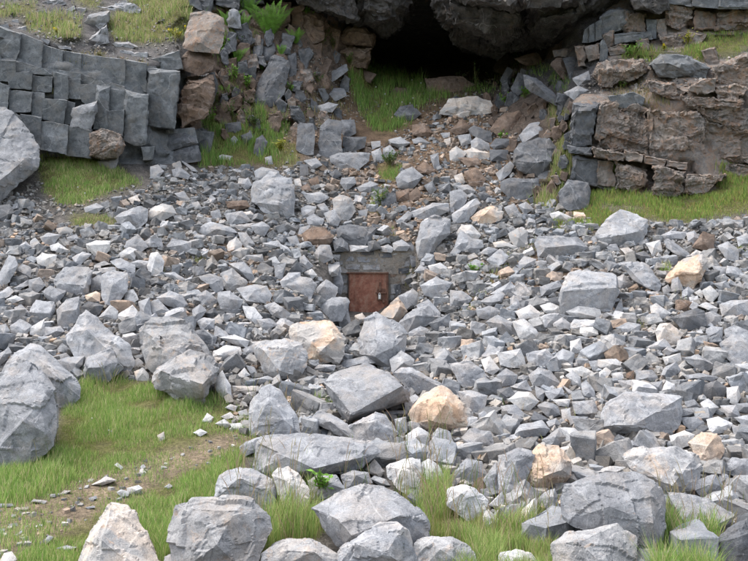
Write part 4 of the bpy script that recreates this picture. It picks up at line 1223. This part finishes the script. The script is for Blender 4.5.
WSTONES = r'''
@ 300 225 4.987
d|175,115 240,112 250,135 180,140
m|245,118 300,120 300,145 250,145
d|300,120 370,125 370,150 305,150
m|372,125 450,122 450,150 375,152
m|450,120 540,118 548,145 455,148
d|170,145 205,145 205,170 172,170
g|218,160 262,155 272,178 225,183
g|280,162 300,158 388,166 384,186 290,187
d|390,140 455,135 460,160 395,163
d|478,142 535,140 540,168 482,172
m|400,168 475,163 480,188 405,192
m|175,178 215,176 218,200 178,203
m|485,178 550,175 552,205 490,210
m|225,195 300,196 300,222 228,222
m|310,196 400,197 400,225 312,225
b|408,200 480,198 482,228 410,230
m|205,205 240,225 240,240 200,240
d|490,215 560,212 560,240 492,245
b|448,240 500,238 500,285 452,290
m|450,295 490,292 488,340 452,345
d|470,300 500,290 508,350 478,370
m|450,350 475,350 475,395 450,400
m|205,250 236,250 236,290 205,292
m|505,250 560,248 560,290 508,295
m|205,300 238,298 238,340 208,342
'''
for i, ln in enumerate(l for l in WSTONES.strip().splitlines() if l[0] != '@'):
    code, o = ln.split('|'); o = tp(300, 225, o)
    slab_mesh('stone', o, WY+.004-.010*((i*7) % 3), WY+.2, M[code], wall, .045, .7, 40+i, .25)
# door
def rust_mat(name, a, b, c):
    m, t, p = base_mat(name); L = t.links.new
    tc = N(t, 'ShaderNodeTexCoord'); v = tc.outputs['Object']
    def nz(s, det=6, r=.7, scl=(1, 1, 1)):
        mp = N(t, 'ShaderNodeMapping'); mp.inputs['Scale'].default_value = scl; L(v, mp.inputs['Vector'])
        n = N(t, 'ShaderNodeTexNoise'); n.inputs['Scale'].default_value = s; n.inputs['Detail'].default_value = det; n.inputs['Roughness'].default_value = r
        L(mp.outputs[0], n.inputs['Vector']); return n.outputs['Fac']
    col = ramp(t, nz(7, 8, .8), [(.36, a), (.5, b), (.64, c)])
    col = mix(t, ramp(t, nz(7, scl=(1.6, 1, .35)), [(.5, (0, 0, 0)), (.7, (.6, .6, .6))]), col, (.30, .20, .14))
    col = mix(t, ramp(t, nz(60), [(.55, (0, 0, 0)), (.7, (.6, .6, .6))]), col, (.10, .05, .035))
    L(col, p.inputs['Base Color']); p.inputs['Roughness'].default_value = .8; p.inputs['Metallic'].default_value = .1
    bp = N(t, 'ShaderNodeBump'); bp.inputs['Strength'].default_value = .5; bp.inputs['Distance'].default_value = .01
    L(nz(80), bp.inputs['Height']); L(bp.outputs[0], p.inputs['Normal']); return m
RU = rust_mat('rusty_plate', (.15, .06, .04), (.31, .125, .08), (.40, .25, .18)); RD = rust_mat('rusty_iron', (.07, .035, .025), (.13, .06, .04), (.2, .11, .07))
st, stt, stp = base_mat('padlock_steel'); stp.inputs['Base Color'].default_value = (.75, .75, .74, 1); stp.inputs['Metallic'].default_value = .4; stp.inputs['Roughness'].default_value = .35
bk, bkt, bkp = base_mat('dark_void'); bkp.inputs['Base Color'].default_value = (.02, .018, .016, 1); bkp.inputs['Roughness'].default_value = .9
door = bpy.data.objects.new('metal_door', None); C.objects.link(door); door.location = wpt(368, 315)
tag(door, 'small rusty red metal door with silver padlock set in the stone wall', 'door')
def bar(name, x0, x1, y0, y1, ya, yb, mat, parent, bev=.006):
    """a plate or bar given by its front face in the wall plane and its thickness"""
    a, b = wpt(x0, y1, WY), wpt(x1, y0, WY); bm = bmesh.new(); bmesh.ops.create_cube(bm, size=1)
    for v in bm.verts: v.co = Vector((v.co.x*(b[0]-a[0]), v.co.y*(yb-ya), v.co.z*(b[2]-a[2])))
    bmesh.ops.bevel(bm, geom=bm.edges[:], offset=bev, segments=2, affect='EDGES', profile=.6)
    me = bpy.data.meshes.new(name); bm.to_mesh(me); bm.free(); me.materials.append(mat)
    o = link(bpy.data.objects.new(name, me), parent); pl = np.array(parent.location)
    pp = parent
    while pp.parent is not None: pp = pp.parent; pl = pl+np.array(pp.location)
    o.location = np.array([(a[0]+b[0])/2, (ya+yb)/2, (a[2]+b[2])/2])-pl; return o
leaf = bar('door_leaf', 349.4, 387.2, 273.6, 315, WY-.035, WY-.015, RU, door)
bar('lintel', 346.6, 388.6, 272.3, 273.7, WY-.075, WY+.05, RD, door)
bar('door_jamb', 386.6, 388.4, 273.8, 315, WY-.06, WY+.05, RD, door)
bar('door_jamb', 348.4, 349.6, 273.8, 315, WY-.05, WY+.05, RD, door)
lp = bar('lock_plate', 377.2, 385.4, 288.6, 300.6, WY-.052, WY-.036, RD, door)
bar('hasp', 379.2, 381.0, 282.0, 291.0, WY-.068, WY-.050, RD, lp, .004)
bar('latch_bar', 375.4, 386.4, 292.2, 293.6, WY-.074, WY-.053, RD, lp, .004)
bar('bolt_end', 382.2, 384.6, 299.6, 302.6, WY-.070, WY-.036, RD, lp, .004)
pl_ = bar('padlock', 378.3, 380.7, 294.6, 299.0, WY-.100, WY-.075, st, door, .005)
cu = bpy.data.curves.new('shackle', 'CURVE'); cu.dimensions = '3D'; cu.bevel_depth = .004; sp = cu.splines.new('POLY'); sp.points.add(8)
for i in range(9):
    a = math.pi*i/8; sp.points[i].co = (-math.cos(a)*.014, 0, .036+math.sin(a)*.032, 1)
cu.materials.append(st); link(bpy.data.objects.new('shackle', cu), pl_)
# the drilled hole: a real bore cut into its boulder
bl = next(i['o'] for i in items if i['ref'] == 'rock with the drilled hole')
bpy.context.view_layer.update()
o_ = Vector(cam.location)-bl.location; dr = Vector(unp(161.9, 338.6, 9.0))-Vector(cam.location)
hit, lc, nn, _ = bl.ray_cast(o_, dr.normalized())
if hit:
    bm = bmesh.new(); bmesh.ops.create_cone(bm, cap_ends=True, segments=16, radius1=.024, radius2=.024, depth=.30)
    q = nn.to_track_quat('Z', 'Y'); 
    for v in bm.verts: v.co = q@v.co+lc+bl.location
    me = bpy.data.meshes.new('bore'); bm.to_mesh(me); bm.free(); cut = link(bpy.data.objects.new('bore', me))
    md = bl.modifiers.new('bore', 'BOOLEAN'); md.object = cut; md.operation = 'DIFFERENCE'; md.solver = 'EXACT'
    bpy.context.view_layer.update()
    nm_ = bpy.data.meshes.new_from_object(bl.evaluated_get(bpy.context.evaluated_depsgraph_get()))
    print('bore', len(bl.data.vertices), len(nm_.vertices)); bl.modifiers.clear(); bl.data = nm_; bpy.data.objects.remove(cut)
# ------------------------------------------------------------ loose scree between the single rocks
def lib_shape(seed, bevel):
    r = random.Random(seed); sx, sy, sz = 1, r.uniform(.6, 1), r.uniform(.42, .85)
    P = [np.array([(x+r.uniform(-.3, .3))*sx, (y+r.uniform(-.3, .3))*sy, (z+r.uniform(-.3, .3))*sz])*.5 for x in (-1, 1) for y in (-1, 1) for z in (-1, 1)]
    P += [np.array([r.uniform(-.55, .55)*sx, r.uniform(-.55, .55)*sy, r.choice((-1, 1))*r.uniform(.45, .55)*sz]) for _ in range(3)]
    bm = hull(P)
    if bevel:
        bmesh.ops.dissolve_limit(bm, angle_limit=.12, verts=bm.verts[:], edges=bm.edges[:])
        bmesh.ops.bevel(bm, geom=bm.edges[:], offset=.035, segments=1, affect='EDGES', profile=.5, clamp_overlap=True)
        bmesh.ops.triangulate(bm, faces=bm.faces[:])
        bmesh.ops.subdivide_edges(bm, edges=[e for e in bm.edges if e.calc_length() > .30], cuts=1); bmesh.ops.triangulate(bm, faces=bm.faces[:])
        bmesh.ops.subdivide_edges(bm, edges=[e for e in bm.edges if e.calc_length() > .34], cuts=1); bmesh.ops.triangulate(bm, faces=bm.faces[:])
        bm.normal_update(); o = Vector((seed, 3, 5))
        for v in bm.verts: v.co += v.normal*((noise.cell(v.co*3.1+o)-.5)*.05+noise.noise(v.co*4+o)*.035)
    bmesh.ops.triangulate(bm, faces=bm.faces[:]); bm.verts.index_update()
    V = np.array([v.co for v in bm.verts]); T = np.array([[v.index for v in f.verts] for f in bm.faces]); bm.free()
    return V, T
LB = [lib_shape(s, True) for s in range(60)]; LS = [lib_shape(200+s, False) for s in range(40)]
SCREE = [pts('-460,120 -60,190 20,195 60,225 110,205 150,185 150,165 200,170 225,168 290,168 330,150 400,140 410,130 440,108 470,100 500,105 530,140 545,200 600,225 640,222 700,225 748,215 1210,190 1210,700 560,700 545,520 480,520 430,480 300,430 262,430 250,395 215,395 160,385 92,372 60,380 -460,470')]
NOG = [tp(0, 113, '200,225 350,215 500,265 620,300 720,350 560,390 400,460 300,460 220,390 190,300'), tp(0, 113, '360,505 480,500 560,520 580,570 400,570 340,559'), pts('338,250 412,250 410,300 392,312 345,312 340,300'), pts('342,298 394,298 396,328 342,326'),
       tp(300, 113, '390,270 430,250 510,270 470,340 400,340')]
EROCK = [pts('290,150 330,110 420,110 480,80 560,90 560,200 530,215 440,175 440,250 330,240 330,190')]
def rot_rand(n, flat=.5):
    """random turns about the vertical, tilted moderately"""
    a = rng.uniform(0, 2*np.pi, n); ax = rng.normal(0, 1, (n, 2)); ax /= np.linalg.norm(ax, axis=1)[:, None]; th = rng.normal(0, flat, n)
    ca, sa = np.cos(a), np.sin(a); Rz = np.zeros((n, 3, 3)); Rz[:, 0, 0] = ca; Rz[:, 0, 1] = -sa; Rz[:, 1, 0] = sa; Rz[:, 1, 1] = ca; Rz[:, 2, 2] = 1
    x, y = ax.T; c, s = np.cos(th), np.sin(th); R = np.zeros((n, 3, 3))
    R[:, 0, 0] = c+x*x*(1-c); R[:, 0, 1] = x*y*(1-c); R[:, 0, 2] = y*s; R[:, 1, 0] = x*y*(1-c); R[:, 1, 1] = c+y*y*(1-c); R[:, 1, 2] = -x*s
    R[:, 2, 0] = -y*s; R[:, 2, 1] = x*s; R[:, 2, 2] = c
    return R@Rz
def tints(px, py, n):
    base = rng.uniform(.20, .42, n)[:, None]*np.array([.965, 1.0, 1.045])+rng.uniform(-.012, .02, (n, 1))*np.array([1, .2, -.9])
    e = inpoly(px, py, EROCK[0]); u = rng.random(n)
    dark = (u < np.where(e, .35, .12)); base[dark] *= .55
    pale = (u > .93); base[pale] = np.array([.5, .5, .51])*rng.uniform(.85, 1.15, pale.sum())[:, None]
    br = rng.random(n) < np.where(e, .42, .06); base[br] = (np.array([.46, .36, .285])*rng.uniform(.45, 1.15, br.sum())[:, None])+rng.uniform(0, .08, (br.sum(), 1))
    return base
def assemble(name, P, size, R, col, lib, mat):
    k = rng.integers(0, len(lib), len(P)); Vs, Ts, Cs = [], [], []; off = 0
    for i, (V_, T_) in enumerate(lib):
        ix = np.nonzero(k == i)[0]
        if not len(ix): continue
        W = np.einsum('nij,vj->nvi', R[ix], V_)*size[ix][:, None, None]+P[ix][:, None, :]
        n, v = W.shape[:2]; Vs.append(W.reshape(-1, 3)); Ts.append((T_[None]+(off+np.arange(n)*v)[:, None, None]).reshape(-1, 3)); Cs.append(np.repeat(col[ix], v, 0)); off += n*v
    return np_mesh(name, np.concatenate(Vs), np.concatenate(Ts), mat, np.concatenate(Cs))
big_polys = [(p, d) for p, d, _, _, b in POLYS if b > 5]
def covered(px, py):
    r = np.zeros(len(px), bool)
    for P, d in big_polys:
        a = np.array(P); x0, y0 = a.min(0); x1, y1 = a.max(0)
        m = (px > x0) & (px < x1) & (py > y0) & (py < y1)
        if m.any():
            c = a.mean(0); q = c+(a-c)*.9; ii = np.nonzero(m)[0]; r[ii[inpoly(px[ii], py[ii], q)]] = True
    return r
def scatter(n_try, smin, smax, power, gap, regions, minpx=0, sub=None):
    px = rng.uniform(-330, 1080, n_try); py = rng.uniform(-10, 640, n_try)
    m = np.zeros(n_try, bool)
    for P in regions: m |= inpoly(px, py, P)
    for P in NOG: m &= ~inpoly(px, py, P)
    out = (px < 0) | (px > 748)
    m &= ~(out & (rng.random(n_try) < .5))
    px, py = px[m], py[m]
    d = sample(D, px, py); u = rng.random(len(px)); s = (smin**(1-power)+u*(smax**(1-power)-smin**(1-power)))**(1/(1-power))
    s *= np.interp(py, [150, 230, 330, 440, 560], [.62, .78, .9, 1.15, 1.25])
    sp = s*F/d; c = covered(px, py) | covered(px, py-.42*sp) | covered(px-.4*sp, py-.2*sp) | covered(px+.4*sp, py-.2*sp)
    px, py, d, s, sp = px[~c], py[~c], d[~c], s[~c], sp[~c]; order = np.argsort(-sp); keep = []; cell = {}
    for i in order:
        r = sp[i]*gap; gx, gy = int(px[i]//12), int(py[i]//12); ok = True
        for a in range(gx-2, gx+3):
            for b in range(gy-2, gy+3):
                for j in cell.get((a, b), ()):
                    dx, dy = px[i]-px[j], (py[i]-py[j])*1.35
                    if dx*dx+dy*dy < (r+sp[j]*gap)**2: ok = False; break
                if not ok: break
            if not ok: break
        if ok: cell.setdefault((gx, gy), []).append(i); keep.append(i)
    k = np.array(keep); return px[k], py[k], d[k], s[k]
px, py, d, s = scatter(120000, .06, .30, 1.85, .335, SCREE)
P = np.stack([(px-CX)/F*d, d, CAMH-(py-CY)/F*d+s*.12], -1)
ob = assemble('loose_scree', P, s, rot_rand(len(s), .5), tints(px, py, len(s)), LB, M['f']); tag(ob, 'mass of small angular grey stones covering the slope', 'scree', kind='stuff')
print('scree', len(s))
px, py, d, s = scatter(90000, .03, .10, 1.4, .27, SCREE+[pts('228,395 262,400 300,430 262,440 225,430'), pts('280,168 300,100 345,75 376,100 400,140 560,200 590,210 480,60 430,90'), pts('-100,30 0,22 60,48 150,64 178,68 185,20 120,-10 -100,-10'), pts('225,60 340,40 345,130 300,150 230,130'), pts('575,95 600,60 740,55 748,80 600,100'), pts('20,190 60,165 110,165 140,190 90,215 20,215')])
P = np.stack([(px-CX)/F*d, d, CAMH-(py-CY)/F*d+s*.2], -1)
ob = assemble('rubble', P, s, rot_rand(len(s), .9), tints(px, py, len(s))*np.array([1.36, 1.27, 1.16]), LS, M['f']); tag(ob, 'small rubble and chippings filling the gaps between the scree stones', 'rubble', kind='stuff')
print('rubble', len(s))
# chips on the bare path and thin gravel
px = rng.uniform(-40, 262, 1400); py = rng.uniform(425, 561, 1400); m = inpoly(px, py, PATH[0]); px, py = px[m], py[m]
m = rng.random(len(px)) < .34; px, py = px[m], py[m]; d = sample(D, px, py); s = rng.uniform(.012, .045, len(px))
P = np.stack([(px-CX)/F*d, d, CAMH-(py-CY)/F*d+s*.1], -1)
ob = assemble('path_gravel', P, s, rot_rand(len(s), .3), tints(px, py, len(s))*np.array([1.05, 1, .93]), LS, M['f']); tag(ob, 'stone chips trodden into the bare grass path', 'gravel', kind='stuff')

# ------------------------------------------------------------ grass
GC = {'f': [((0.256, 0.378, 0.108), .5), ((0.397, 0.466, 0.162), .35), ((0.538, 0.454, 0.270), .15)],
      'g': [((0.218, 0.353, 0.088), .48), ((0.346, 0.454, 0.135), .34), ((0.538, 0.479, 0.270), .18)],
      'l': [((0.154, 0.277, 0.061), .55), ((0.269, 0.416, 0.095), .32), ((0.384, 0.340, 0.162), .13)],
      'y': [((0.230, 0.315, 0.088), .45), ((0.384, 0.416, 0.162), .3), ((0.486, 0.391, 0.243), .25)],
      'q': [((.20, .31, .07), .55), ((.34, .39, .10), .33), ((.38, .25, .13), .12)],
      'd': [((0.384, 0.302, 0.162), .6), ((0.205, 0.214, 0.068), .4)]}
GV, GT, GCc = [], [], []; goff = 0
def blades(px, py, H, Wd, colset, bend=.5, scl=1.0):
    global goff
    n = len(px)
    if not n: return
    d = sample(D, px, py); x = (px-CX)/F*d; z = CAMH-(py-CY)/F*d-.01
    clump = np.array([noise.noise(Vector((a*2.2, b*2.2, 1.7)))+.6*noise.noise(Vector((a*6, b*6, 7.7))) for a, b in zip(x, d)])
    h = H*.9*rng.uniform(.4, 1.3, n)*(1+1.3*clump); a = rng.uniform(0, 2*np.pi, n); b = rng.uniform(.1, 1, n)*bend*h
    lx, ly = np.cos(a)*b, np.sin(a)*b; f = rng.uniform(0, 2*np.pi, n); wx, wy = np.cos(f)*Wd/2, np.sin(f)*Wd/2*.5
    wx = np.where(np.abs(wx) < Wd*.2, Wd*.2, wx)
    B = np.stack([x, d, z], -1); w3 = np.stack([wx, wy, 0*wx], -1)
    m1 = B+np.stack([lx*.3, ly*.3, h*.55], -1); t1 = B+np.stack([lx, ly, h*.95], -1)
    V_ = np.stack([B-w3, B+w3, m1-w3*.75, m1+w3*.75, t1], 1).reshape(-1, 3)
    ix = goff+np.arange(n)[:, None]*5; T_ = np.concatenate([ix+np.array([0, 1, 3]), ix+np.array([0, 3, 2]), ix+np.array([2, 3, 4])])
    cs = np.array([c for c, _ in colset]); pr = np.array([p for _, p in colset]); dry = .18*clump
    ci = rng.choice(len(cs), n, p=pr/pr.sum()); cc = cs[ci]*rng.uniform(.7, 1.3, (n, 1))
    cc = cc*(1-np.clip(-clump*1.2, 0, .6))[:, None]+np.array([.26, .23, .08])*np.clip(-clump*1.2, 0, .6)[:, None]
    GV.append(V_); GT.append(T_); GCc.append(np.repeat(cc, 5, 0)); goff += n*5
for poly, dens, H, Wd, cs in GRASS:
    a = np.array(poly); x0, y0 = np.maximum(a.min(0), (-260, -80)); x1, y1 = np.minimum(a.max(0), (1000, 620))
    n = int((x1-x0)*(y1-y0)*dens); px = rng.uniform(x0, x1, n); py = rng.uniform(y0, y1, n)
    m = inpoly(px+rng.normal(0, 2.5, n), py+rng.normal(0, 2, n), poly); m &= ~(((px < 0) | (px > 748)) & (rng.random(n) < .6))
    pin = inpoly(px+rng.normal(0, 5, n), py+rng.normal(0, 3, n), PATH[0]); m &= ~(pin & (rng.random(n) < .72))
    px, py = px[m], py[m]; keep = ~(covered(px, py) & (rng.random(len(px)) < .97)) if dens > .8 else np.ones(len(px), bool); px, py = px[keep], py[keep]
    blades(px, py, H, Wd, GC[cs])
# sparse moss and dry wisps among the stones
n = 2600; px = rng.uniform(0, 748, n); py = rng.uniform(140, 520, n); m = inpoly(px, py, SCREE[0]) & (np.array([noise.noise(Vector((a*.03, b*.05, 4))) for a, b in zip(px, py)]) > .18)
blades(px[m], py[m], .09, .007, GC['y'])
ob = np_mesh('grass', np.concatenate(GV), np.concatenate(GT), M['grass'], np.concatenate(GCc)); tag(ob, 'green and yellowish grass growing on the benches and between the foreground rocks', 'grass', kind='stuff')
print('blades', goff//5)
# long seeding stalks in the foreground
GV, GT, GCc = [], [], []; goff = 0
SV, ST, SC = [], [], []; so = 0
for (x0, x1, y0, y1, n, H) in [(232, 300, 470, 555, 150, .42), (395, 450, 440, 540, 130, .42), (450, 560, 490, 555, 130, .34), (655, 735, 500, 561, 110, .32), (250, 300, 395, 440, 60, .30), (20, 60, 420, 470, 50, .25), (95, 120, 375, 400, 40, .30), (340, 375, 470, 545, 30, .36), (150, 240, 385, 430, 40, .16), (0, 120, 470, 540, 30, .12), (470, 476, 80, 95, 6, .45), (345, 480, 80, 125, 80, .3)]:
    for _ in range(n):
        px_, py_ = random.uniform(x0, x1), random.uniform(y0, y1); d_ = depth(px_, py_)
        b = unp(px_, py_, d_); h_ = H*random.uniform(.5, 1.15); a = random.uniform(0, 6.28); l = random.uniform(.05, .4)*h_
        wd_ = .0016+.00012*d_; prev = None; lush = random.random() < .35; cc = (.13, .20, .04) if lush else random.choice([(.34, .29, .16), (.28, .25, .11), (.36, .26, .18)])
        for k in range(6):
            t = k/5; c = b+np.array([math.cos(a)*l*t*t, math.sin(a)*l*t*t, h_*t-.1*h_*t*t*t]); ww = wd_*(1-t*.6)*(1 if k < 4 else 2.2 if not lush else .4)
            if k == 5: ww = .0002
            SV += [c-(ww, 0, 0), c+(ww, 0, 0)]; SC += [cc, cc]
            if k: ST += [(so-2, so-1, so+1), (so-2, so+1, so)]
            so += 2
ob = np_mesh('grass_stalks', np.array(SV), np.array(ST), M['grass'], np.array(SC)); tag(ob, 'thin seeding grass stalks standing before the foreground rocks', 'grass', kind='stuff')

# ------------------------------------------------------------ ferns, leafy plants, flowers
def quadleaf(V_, F_, a, b, w, up):
    a, b = Vector(a), Vector(b); s = (b-a).cross(up)
    s = s.normalized()*w if s.length > 1e-6 else Vector((w, 0, 0)); m = a.lerp(b, .45)+up*w*.25; i = len(V_)
    V_ += [a, m-s, m+s, b]; F_ += [(i, i+1, i+3), (i, i+3, i+2)]
def fern(px, py, size, label, n=11, mat='leaf'):
    d = depth(px, py)-.05; e = bpy.data.objects.new('fern', None); C.objects.link(e); e.location = unp(px, py, d); tag(e, label, 'fern', 'ferns growing on the cliffs')
    r = random.Random(int(px*31+py))
    for k in range(n):
        a = math.pi*(1+(k+.5)/n)+r.uniform(-.12, .12) if k % 3 else r.uniform(0, 6.28); L_ = size*r.uniform(.75, 1.1); V_, F_ = [], []; prev = Vector((0, 0, 0)); lean = r.uniform(.3, .8)
        dir_ = Vector((math.cos(a), -abs(math.sin(a))*.8 if r.random() < .7 else math.sin(a)*.5, 0))
        for i in range(1, 15):
            t = i/14; p = dir_*(L_*lean*t**1.2)+Vector((0, 0, L_*(t*1.0-.26*t*t*t)))
            quadleaf(V_, F_, prev, p, size*.012, Vector((0, -1, .3)))
            if i > 1:
                ax = (p-prev).normalized(); sd_ = ax.cross(Vector((0, -1, .4))).normalized(); pl = L_*.13*math.sin(math.pi*min(1, t*.85+.12))
                for sg in (-1, 1):
                    for q in (0, .5): quadleaf(V_, F_, prev.lerp(p, q), prev.lerp(p, q)+sd_*sg*pl*(1-.1*q)+ax*pl*.35-Vector((0, 0, pl*.15)), L_*.013, Vector((0, -1, .4)))
            prev = p
        mesh_obj('frond', V_, F_, M[mat], e)
    return e
def bush(px, py, w_, h_, label, n=120, mat='leaf', leaf=.05, name='leafy_plant', cat='plant', flower=None, group='leafy plants of the cliff'):
    d = depth(px, py)-.06; e = bpy.data.objects.new(name, None); C.objects.link(e); e.location = unp(px, py, d); tag(e, label, cat, group)
    r = random.Random(int(px*17+py)); V_, F_, SV_, SF_, FV, FF = [], [], [], [], [], []
    for k in range(max(4, n//12)):
        a = r.uniform(0, 6.28); rad = r.uniform(0, .5)*w_; tip = Vector((math.cos(a)*rad, math.sin(a)*rad*.6-.02, h_*r.uniform(.5, 1.0)))
        quadleaf(SV_, SF_, (0, 0, -.02), tip, leaf*.12, Vector((0, -1, 0)))
        for j in range(12):
            c = tip*r.uniform(.3, 1.02); dd = Vector((r.gauss(0, 1), r.gauss(0, 1), r.gauss(.3, .7))).normalized()*leaf*r.uniform(.7, 1.4)
            quadleaf(V_, F_, c, c+dd, leaf*.3, Vector((r.gauss(0, .4), -.5, 1)).normalized())
        if flower and k % 2 == 0:
            for j in range(5):
                aa = j*1.256; c = tip+Vector((0, -.01, .02)); quadleaf(FV, FF, c, c+Vector((math.cos(aa), -.3, math.sin(aa)))*leaf*.5, leaf*.22, Vector((0, -1, 0)))
    mesh_obj('stem', SV_, SF_, M['stalk'], e); mesh_obj('foliage', V_, F_, M[mat], e)
    if flower: mesh_obj('blossom', FV, FF, M[flower], e)
    return e
fern(270, 38, 1.0, 'biggest bright green fern on the brown rock left of the cave', 15)
fern(249, 14, .55, 'fern hanging at the top edge left of the biggest fern', 9)
fern(228, 26, .5, 'fern behind the crown boulder of the pillar', 9)
fern(296, 44, .45, 'fern at the left foot of the cave roof', 9)
fern(281, 56, .35, 'little fern above the dark leaning slab', 8)
fern(243, 30, .5, 'dull green fern in the cleft left of the biggest fern', 9)
bush(225, 58, .45, .5, 'pale green leafy plant in the dark cleft beside the pillar', 130, 'leaf', .07)
bush(243, 55, .55, .5, 'dark leafy bush left of the upright grey slab below the ferns', 160, 'darkleaf', .06)
bush(234, 82, .4, .4, 'green trailing plant low in the cleft beside the pillar', 110, 'leaf', .06)
bush(247, 88, .4, .3, 'broad leaved plant left of the dark leaning slab', 90, 'leaf', .08)
bush(322, 46, .5, .6, 'small leafy shrub left of the brown boulder column at the cave', 150, 'darkleaf', .06, 'shrub', 'shrub', None, 'shrubs by the cave')
bush(333, 50, .3, .5, 'thin dark shrub touching the brown boulder column', 90, 'darkleaf', .05, 'shrub', 'shrub', None, 'shrubs by the cave')
bush(376, 82, .6, .5, 'dark green bush at the left foot of the cave mouth', 180, 'darkleaf', .06, 'shrub', 'shrub', None, 'shrubs by the cave')
bush(475, 92, .18, .9, 'tall thin weed standing before the dark cave mouth', 100, 'darkleaf', .05)
bush(460, 88, .3, .5, 'low weed in the shade left of the tall thin one', 90, 'darkleaf', .05)
bush(516, 62, .35, .5, 'weed between the tan blocks right of the cave', 100, 'leaf', .05)
bush(508, 102, .5, .22, 'bright yellowish leafy plant among the rocks right of the cave', 120, 'leaf', .08)
bush(525, 98, .3, .25, 'narrow leafed bright plant left of the long slanting slab', 80, 'leaf', .08)
bush(502, 138, .35, .16, 'lime green plant tucked under the brown gully block', 70, 'leaf', .06)
bush(632, 58, .7, .4, 'bright green bush on the upper right ledge', 160, 'leaf', .06)
bush(688, 46, .4, .4, 'yellow green bush further right on the upper ledge', 120, 'moss', .05)
bush(178, 38, .5, .25, 'yellow flowering plant on top of the left cliff', 130, 'moss', .05, 'flowering_plant', 'flowers', 'petal', 'flowering plants')
bush(280, 152, .55, .3, 'yellow green broad leaved plant left of the dark ledge stones', 130, 'moss', .07)
bush(57, 33, .25, .12, 'tiny yellow flowered plant high on the left cliff', 60, 'moss', .04, 'flowering_plant', 'flowers', 'petal', 'flowering plants')
bush(664, 50, .2, .12, 'small yellow flowered plant on the upper right ledge', 60, 'moss', .05, 'flowering_plant', 'flowers', 'petal', 'flowering plants')
bush(614, 180, .12, .55, 'tall thin green weed against the stained right cliff', 90, 'leaf', .04)
bush(622, 88, .3, .2, 'leafy plant above the dark fronted corner of the right cliff', 70, 'leaf', .05)
bush(100, 58, .28, .12, 'brown withered tuft on the lip of the left cliff', 80, 'stalk', .05)
bush(62, 108, .6, .14, 'grassy tuft growing on the middle ledge of the left cliff', 150, 'moss', .05)
bush(390, 166, .75, .4, 'olive green bushy tuft in the middle of the gully', 240, 'darkleaf', .05)
bush(382, 205, .35, .4, 'small weedy plant in the earth lower down the gully', 110, 'darkleaf', .05)
bush(232, 120, .9, .5, 'heathery bush at the left edge of the bushy gully', 200, 'darkleaf', .05)
bush(255, 128, .8, .45, 'dull green bush in the middle of the bushy gully', 180, 'darkleaf', .05)
bush(212, 128, .4, .5, 'bright fern-like plant right of the tall dark block', 110, 'leaf', .06)
fern(238, 62, .45, 'fern between the pillar and the top of the dark leaning slab', 9)
fern(226, 100, .4, 'fern low in the dark cleft beside the brown pillar column', 9)
fern(262, 70, .3, 'small fern on the left edge of the dark leaning slab', 8)
fern(306, 22, .45, 'fern right under the left end of the cave roof', 9)
bush(214, 108, .5, .45, 'hanging dark foliage against the brown pillar column', 140, 'darkleaf', .06)
bush(246, 108, .6, .35, 'trailing foliage left of the foot of the dark leaning slab', 150, 'darkleaf', .06)
bush(290, 92, .5, .25, 'low green plant right of the dark leaning slab', 120, 'leaf', .05)
bush(318, 82, .5, .22, 'low weed on the earth right of the dark leaning slab', 110, 'darkleaf', .05)
bush(350, 66, .4, .35, 'green weed at the foot of the brown boulder column', 120, 'leaf', .05)
bush(300, 118, .5, .25, 'low dark plant above the ledge stones', 110, 'darkleaf', .05)
bush(322, 495, .16, .2, 'bright green weed between the rocks under the wide slab boulder', 60, 'leaf', .05)
bush(186, 402, .14, .13, 'pale green weed growing against the dark faced boulder', 50, 'leaf', .035)
bush(474, 272, .4, .16, 'pale green low plant in the right scree bank', 80, 'leaf', .05)
# little white flowers in the cave grass and on the meadow
FV, FF = [], []
for x, y in [(385, 94), (397, 97), (412, 80), (387, 104), (421, 83), (413, 98), (402, 102), (376, 87), (410, 103), (109, 430), (111.5, 431), (92, 418), (118, 410), (78, 187), (85, 193)]:
    p = Vector(unp(x, y, depth(x, y+3)-.1)); s_ = .00105*p.y
    for j in range(6):
        a = j*1.047; quadleaf(FV, FF, p, p+Vector((math.cos(a), -.4, math.sin(a)))*s_, s_*.4, Vector((0, -1, 0)))
    quadleaf(FV, FF, p-Vector((0, 0, s_*6)), p, s_*.08, Vector((0, -1, 0)))
ob = mesh_obj('white_flowers', FV, FF, M['white_petal']); tag(ob, 'tiny white flowers dotted in the grass', 'flowers', kind='stuff')
